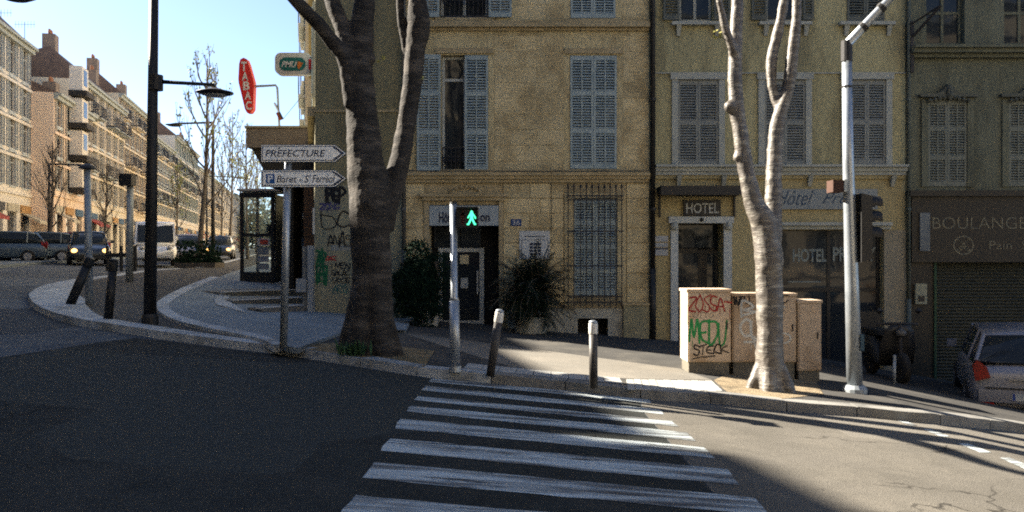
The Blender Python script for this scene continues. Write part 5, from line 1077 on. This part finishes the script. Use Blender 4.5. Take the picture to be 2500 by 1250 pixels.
# ---- phone booth
Yp = 26.0; px_ = lambda p, Y=Yp: ptx(p, Y); pz_ = lambda p, Y=Yp: CZ - (p - HZ) / FX * Y
xb = px_(590); zb = gnd(px_(640), Yp) + .165
pb = empty('phone_booth', (px_(640), Yp, zb), 'dark framed glass phone booth with stickers standing behind the terrace steps', 'phone booth')
y1_ = Yp + 1.3
f = MB()
for X in (px_(586), px_(661)):
    f = MB().box(X, X + .1, Yp, Yp + .08, zb - .02, pz_(474)).build('frame_post', black, pb)
for X in (px_(586) + .1, px_(690) - .08): MB().box(X, X + .08, y1_, y1_ + .08, zb - .02, pz_(474)).build('frame_post', black, pb)
MB().box(px_(586) - .02, px_(668) + .06, Yp - .02, Yp + .1, pz_(482), pz_(470)).build('top_rail', black, pb); MB().box(px_(586) + .1, px_(661), Yp + .005, Yp + .075, pz_(578), pz_(570)).build('middle_rail', black, pb); MB().box(px_(586) + .1, px_(661), Yp + .004, Yp + .076, zb, pz_(664)).build('kick_plate', black, pb)
MB().box(px_(661) + .101, px_(661) + .14, Yp + .08, y1_, zb, pz_(474)).build('side_wall', black, pb)
MB().box(px_(580), px_(695), Yp - .1, y1_ + .2, pz_(466), pz_(461)).build('roof', M('booth_roof', (.5, .48, .42)), pb)
MB().box(px_(586) + .1, px_(661), Yp + .03, Yp + .04, pz_(570), pz_(482)).build('pane', clearg, pb); MB().box(px_(586) + .1, px_(661), Yp + .03, Yp + .04, pz_(664), pz_(578)).build('pane', clearg, pb)
for k, (a, b_, c, d, mt) in enumerate(((628, 658, 600, 582, wl2), (634, 654, 597, 585, M('sticker_red', (.4, .07, .05))), (628, 656, 622, 604, M('poster_grey', (.25, .27, .28))), (628, 656, 640, 625, M('poster_grey2', (.3, .31, .33))), (628, 656, 658, 643, M('poster_grey', (.25, .27, .28))))):
    MB().box(px_(a), px_(b_), Yp + .02 - .002 * k, Yp + .0285 - .002 * k, pz_(c), pz_(d)).build('sticker', mt, pb)
MB().box(px_(630), px_(655), Yp + .9, Yp + 1.15, pz_(575), pz_(545)).build('telephone', M('phone_dark', (.06, .06, .05)), pb)
# dark bushes in a long planter by the distant lamp
lpn = empty('long_planter', (ptx(480, 36), 36, gnd(ptx(480, 36), 36)), 'low planter of dark bushes at the foot of the bare young tree', 'planter'); v0 = gnd(ptx(480, 36), 36)
MB().box(ptx(425, 36), ptx(525, 36), 36, 37.2, v0 - .3, v0 + .3).build('trough', M('trough_brown', (.07, .06, .05)), lpn); m = MB()
for k in range(900):
    p = Vector((rn.uniform(ptx(427, 36), ptx(522, 36)), rn.uniform(36, 37.1), v0 + .3 + rn.random() ** 2 * .9)); u = Vector((rn.uniform(-1, 1), rn.uniform(-1, 1), rn.uniform(0, 1))).normalized() * .12; v_ = u.orthogonal().normalized() * .05; m.add([p - u * .3, p + u * .4 - v_, p + u, p + u * .4 + v_], [(0, 1, 2, 3)])
m.build('foliage', M('shrub_green', (.018, .045, .026)), lpn, kind='stuff')
# ================================================================== VEHICLES
tyre = M('tyre_rubber', (.02, .02, .02)); hub = M('wheel_alloy', (.3, .3, .31), metal=.7, rough=.4); lampg = M('headlight_glass', (.5, .5, .5), rough=.15); tail = M('tail_light_red', (.22, .018, .01), (.17, .012, .008), rough=.25, bump=0)
def paintm(n, c): return M(n, c, tuple(v * .9 for v in c), 2, .28, 0, 30, spec=.6, metal=.25)
def loft(m, rings):
    n = len(rings[0]); k = len(m.v)
    for r_ in rings: m.v += [tuple(p) for p in r_]
    for i in range(len(rings) - 1):
        for j in range(n):
            a, b_ = k + i * n, k + (i + 1) * n; m.f.append((a + j, a + (j + 1) % n, b_ + (j + 1) % n, b_ + j))
    m.f.append(tuple(range(k + n - 1, k - 1, -1))); m.f.append(tuple(range(k + (len(rings) - 1) * n, k + len(rings) * n)))
def car(name, label, cat, mat, kind='hatch', lights=False, plate=False, group=None):
    """front towards +x, base at z = 0, length 4"""
    root = empty(name, (0, 0, 0), label, cat, group)
    if kind == 'hatch':
        prof = [(-2.02, .34, .62, .74), (-1.98, .24, .92, .80), (-1.75, .2, .99, .84), (-1.0, .2, .98, .86), (0, .2, .97, .87), (.8, .2, .95, .86), (1.1, .2, .90, .85), (1.7, .22, .78, .80), (1.95, .26, .66, .70), (2.03, .34, .52, .58)]
        gh = [(-1.92, .98, .74, .985, .72), (-1.55, .97, .78, 1.38, .60), (-1.2, .96, .79, 1.45, .61), (-.2, .95, .79, 1.48, .62), (.35, .94, .78, 1.42, .60), (1.08, .90, .72, .93, .66)]
        wx, wr = (-1.25, 1.28), .31
    else:
        prof = [(-2.5, .4, 1.0, .9), (-2.45, .3, 1.15, .95), (-1, .28, 1.15, .98), (.6, .28, 1.13, .98), (1.5, .28, 1.1, .96), (2.1, .3, .98, .9), (2.4, .36, .8, .8)]
        gh = [(-2.45, 1.14, .94, 2.1, .84), (-1, 1.14, .96, 2.2, .86), (.5, 1.13, .95, 2.2, .85), (1.0, 1.12, .94, 2.1, .82), (1.85, 1.05, .88, 1.12, .8)]
        wx, wr = (-1.6, 1.65), .34
    m = MB(); rings = []
    for x, z0, z1, w_ in prof: rings.append([(x, y * w_, z0 + (z1 - z0) * t) for y, t in ((-.86, 0), (-.97, .15), (-1, .5), (-.97, .85), (-.88, 1), (0, 1.03), (.88, 1), (.97, .85), (1, .5), (.97, .15), (.86, 0))])
    loft(m, rings); body = m.build('body', mat, root, True); bv = body.modifiers.new('subdivision', 'SUBSURF'); bv.levels = 1; bv.render_levels = 2
    m = MB(); rings = [[(x, -w0, z0 - .02), (x, -(w0 + w1) / 2 - .01, (z0 + z1) / 2), (x, -w1, z1), (x, 0, z1 + .02), (x, w1, z1), (x, (w0 + w1) / 2 + .01, (z0 + z1) / 2), (x, w0, z0 - .02)] for x, z0, w0, z1, w1 in gh]
    loft(m, rings); cabn = m.build('greenhouse', glass if kind == 'hatch' else mat, root, True)
    m = MB(); g_ = gh[1:-1]
    loft(m, [[(x, -w1 - .03, z1 - .06), (x, -w1 - .01, z1 + .01), (x, 0, z1 + .04), (x, w1 + .01, z1 + .01), (x, w1 + .03, z1 - .06)] for x, z0, w0, z1, w1 in g_]); m.build('roof', mat, root, True)
    m = MB()
    pts = ((gh[0], gh[1]), (gh[-1], gh[-2])) + (((gh[2], gh[2]),) if kind == 'hatch' else ())
    for (x, z0, w0, z1, w1), (xb_, z0b, w0b, z1b, w1b) in pts:
        for s in (-1, 1): m.tube([(x, s * (w0 + .005), z0), (xb_, s * (w1b + .005), z1b)], .035, 6)
    m.build('pillars', mat, root, kind='stuff')
    if kind == 'van':
        for s in (-1, 1): MB().add([(1.1, s * .955, 1.18), (1.72, s * .92, 1.18), (1.3, s * .90, 1.85), (1.05, s * .90, 1.9)], [(0, 1, 2, 3)]).build('side_window', glass, root)
        MB().add([(1.06, -.78, 2.04), (1.06, .78, 2.04), (1.88, .8, 1.2), (1.88, -.8, 1.2)], [(0, 1, 2, 3)]).build('windscreen', glass, root)
        for x in (-1.6, -.4): MB().box(x, x + .02, -1.0, -.99, .5, 2.0).build('door_seam', iron, root)
    for x in wx:
        for s in (-1, 1):
            c = Vector((x, s * (prof[3][3] - .09), wr)); o = MB().tube([c - Vector((0, .1, 0)), c - Vector((0, .07, 0)), c + Vector((0, .07, 0)), c + Vector((0, .1, 0))], [wr * .9, wr, wr, wr * .9], 22).build('wheel', tyre, root, True)
            MB().tube([c + Vector((0, s * .09, 0)), c + Vector((0, s * .108, 0))], [wr * .62, wr * .55], 14).build('rim', hub, o)
    fx_, rx_ = prof[-1][0], prof[0][0]; hz_ = (prof[-2][2]) - .02
    hm = emit('headlight_lit_' + name, (1, .5, .15), .8) if lights else lampg
    for s in (-1, 1):
        MB().lathe((fx_ - .1, s * .6, hz_ - .04), [(.02, -.1), (.1, -.06), (.13, 0), (.1, .06), (.02, .1)], 12).build('headlight', hm, root, True)
        tl_ = MB(); zt4 = prof[1][2]
        loft(tl_, [[(rx_ - .0 + a, s * y, z) for y, z in ((.55, zt4 - .18), (.76, zt4 - .24), (.80, zt4 - .02), (.74, zt4 + .1), (.60, zt4 - .02))] for a in (-.03, .22)]); tl_.build('tail_light', tail, root)
        MB().box(.75, .93, s * .86, s * 1.02, .96 if kind == 'hatch' else 1.25, 1.1 if kind == 'hatch' else 1.5).build('mirror', mat, root)
    MB().box(rx_ - .045, rx_ + .1, -.72, .72, .36, .56).build('rear_bumper', mat, root); MB().box(fx_ - .1, fx_ + .03, -.6, .6, .26, .42).build('front_bumper', black, root)
    if plate:
        MB().box(rx_ - .056, rx_ - .046, -.26, .26, .40, .51).build('number_plate', M('plate_white', (.4, .42, .42)), root); MB().box(rx_ - .06, rx_ - .0565, .215, .25, .40, .51).build('plate_strip', M('plate_blue', (.03, .06, .25)), root)
        MB().box(rx_ - .03, rx_ + .08, -.62, .62, .575, .59).build('boot_seam', black, root); MB().box(rx_ - .035, rx_, -.3, .3, .72, .75).build('boot_handle', hub, root); MB().tube([(-1.9, -.1, 1.01), (-1.86, .3, 1.02)], .012, 5).build('rear_wiper', black, root)
        for s in (-1, 1): MB().box(rx_ - .055, rx_ + .0, s * .5, s * .68, .3, .355).build('reflector', tail, root)
    return root
def put(o, px, Y, rot, dz=0., sc=1.):
    x = ptx(px, Y); o.location = (x, Y, gnd(x, Y) + dz); o.rotation_euler.z = R(rot)
    s = (gnd(x + .5, Y) - gnd(x - .5, Y)); return o
cb = paintm('paint_blue_grey', (.07, .10, .13)); cd = paintm('paint_dark_blue', (.03, .04, .055)); crd = paintm('paint_red', (.13, .02, .02)); cw = paintm('paint_white', (.82, .82, .80)); cs = paintm('paint_silver', (.17, .17, .19))
g = 'cars standing across the far side of the crossing'
put(car('parked_car', 'blue grey hatchback cut by the left edge of the view', 'car', cb, group=g), 2, 40, 200)
put(car('parked_car', 'blue grey hatchback second from the left edge', 'car', cb, group=g), 82, 41.5, 205)
put(car('parked_car', 'dark blue car with both headlights lit heading towards the crossing', 'car', cd, lights=True, group=g), 216, 38.5, -62)
put(car('parked_car', 'red car partly hidden behind the dark blue car', 'car', crd, group=g), 158, 43, 200)
put(car('delivery_van', 'white van with headlight on behind the black lamp post', 'van', cw, 'van', group=g), 378, 38.5, -66, 0)
bpy.data.objects['delivery_van'].scale = (.8, .92, .9)
put(car('parked_car', 'small dark car with a lit headlight far down the street', 'car', cd, lights=True, group=g), 538, 55, -75)
put(car('parked_car', 'silver car behind the bare tree beyond the van', 'car', cs, group=g), 462, 44, -70)
v_ = W(437, 613, 36); 
put(car('silver_hatchback', 'silver hatchback seen from behind in deep shade before the bakery', 'car', paintm('paint_pale_silver', (.22, .22, .245)), plate=True), 2475, 15.2, 66, .02)
# parked scooter in the shade
sx, sy = ptx(2165, 15.3), 15.3; sz = gnd(sx, sy) + .12; sc = empty('scooter', (sx, sy, sz), 'dark scooter parked on the pavement between the traffic light pole and the bakery', 'scooter')
dk = M('scooter_black', (.022, .022, .022), rough=.45)
def L(x, y, z): return Vector((sx + x, sy + y, sz + z))
for yy in (-.6, .65): o = MB().tube([L(-.06, yy, .26), L(-.045, yy, .26), L(.045, yy, .26), L(.06, yy, .26)], [.2, .26, .26, .2], 20).build('wheel', tyre, sc, True); MB().tube([L(-.065, yy, .26), L(.065, yy, .26)], [.12, .12], 12).build('rim', black, o)
m = MB(); loft(m, [[L(a * w_, yy, z) for a, z in ((-1, z0), (-1, z1 - .08), (-.6, z1), (.6, z1), (1, z1 - .08), (1, z0))] for yy, w_, z0, z1 in ((.85, .1, .55, .7), (.6, .2, .38, .78), (.2, .22, .3, .76), (-.05, .2, .26, .42), (-.3, .2, .26, .4))]); m.build('body', dk, sc, True)
m = MB(); loft(m, [[L(a * w_, yy, z) for a in (-1, -.5, .5, 1)] + [L(a * w_ * .9, yy + .05, z) for a in (1, .5, -.5, -1)] for yy, w_, z in ((-.36, .3, .3), (-.42, .32, .6), (-.5, .26, .88), (-.52, .16, 1.0))]); m.build('leg_shield', dk, sc, True)
MB().box(sx - .17, sx + .17, sy + .0, sy + .75, sz + .77, sz + .86).build('seat', black, sc); MB().tube([L(-.36, -.4, 1.0), L(-.1, -.5, 1.02), L(.1, -.5, 1.02), L(.36, -.4, 1.0)], .022, 8).build('handlebar', iron, sc)
MB().tube([L(0, -.5, 1.0), L(0, -.6, .26)], .03, 8).build('fork', iron, sc); MB().lathe(L(0, -.56, .86), [(.02, -.08), (.08, -.04), (.09, 0), (.08, .04), (.02, .08)], 14).build('headlight', M('scooter_lamp', (.08, .08, .08), rough=.3), sc)
for s in (-1, 1): o = MB().tube([L(.25 * s, -.45, 1.02), L(.34 * s, -.48, 1.2)], .009, 6).build('mirror_stem', iron, sc); MB().lathe(L(.34 * s, -.48, 1.24), [(.02, -.05), (.06, 0), (.02, .05)], 10).build('mirror_head', black, sc)
MB().box(sx - .2, sx + .2, sy + .72, sy + 1.05, sz + .85, sz + 1.15).build('top_box', black, sc)
print('objects', len(bpy.data.objects))
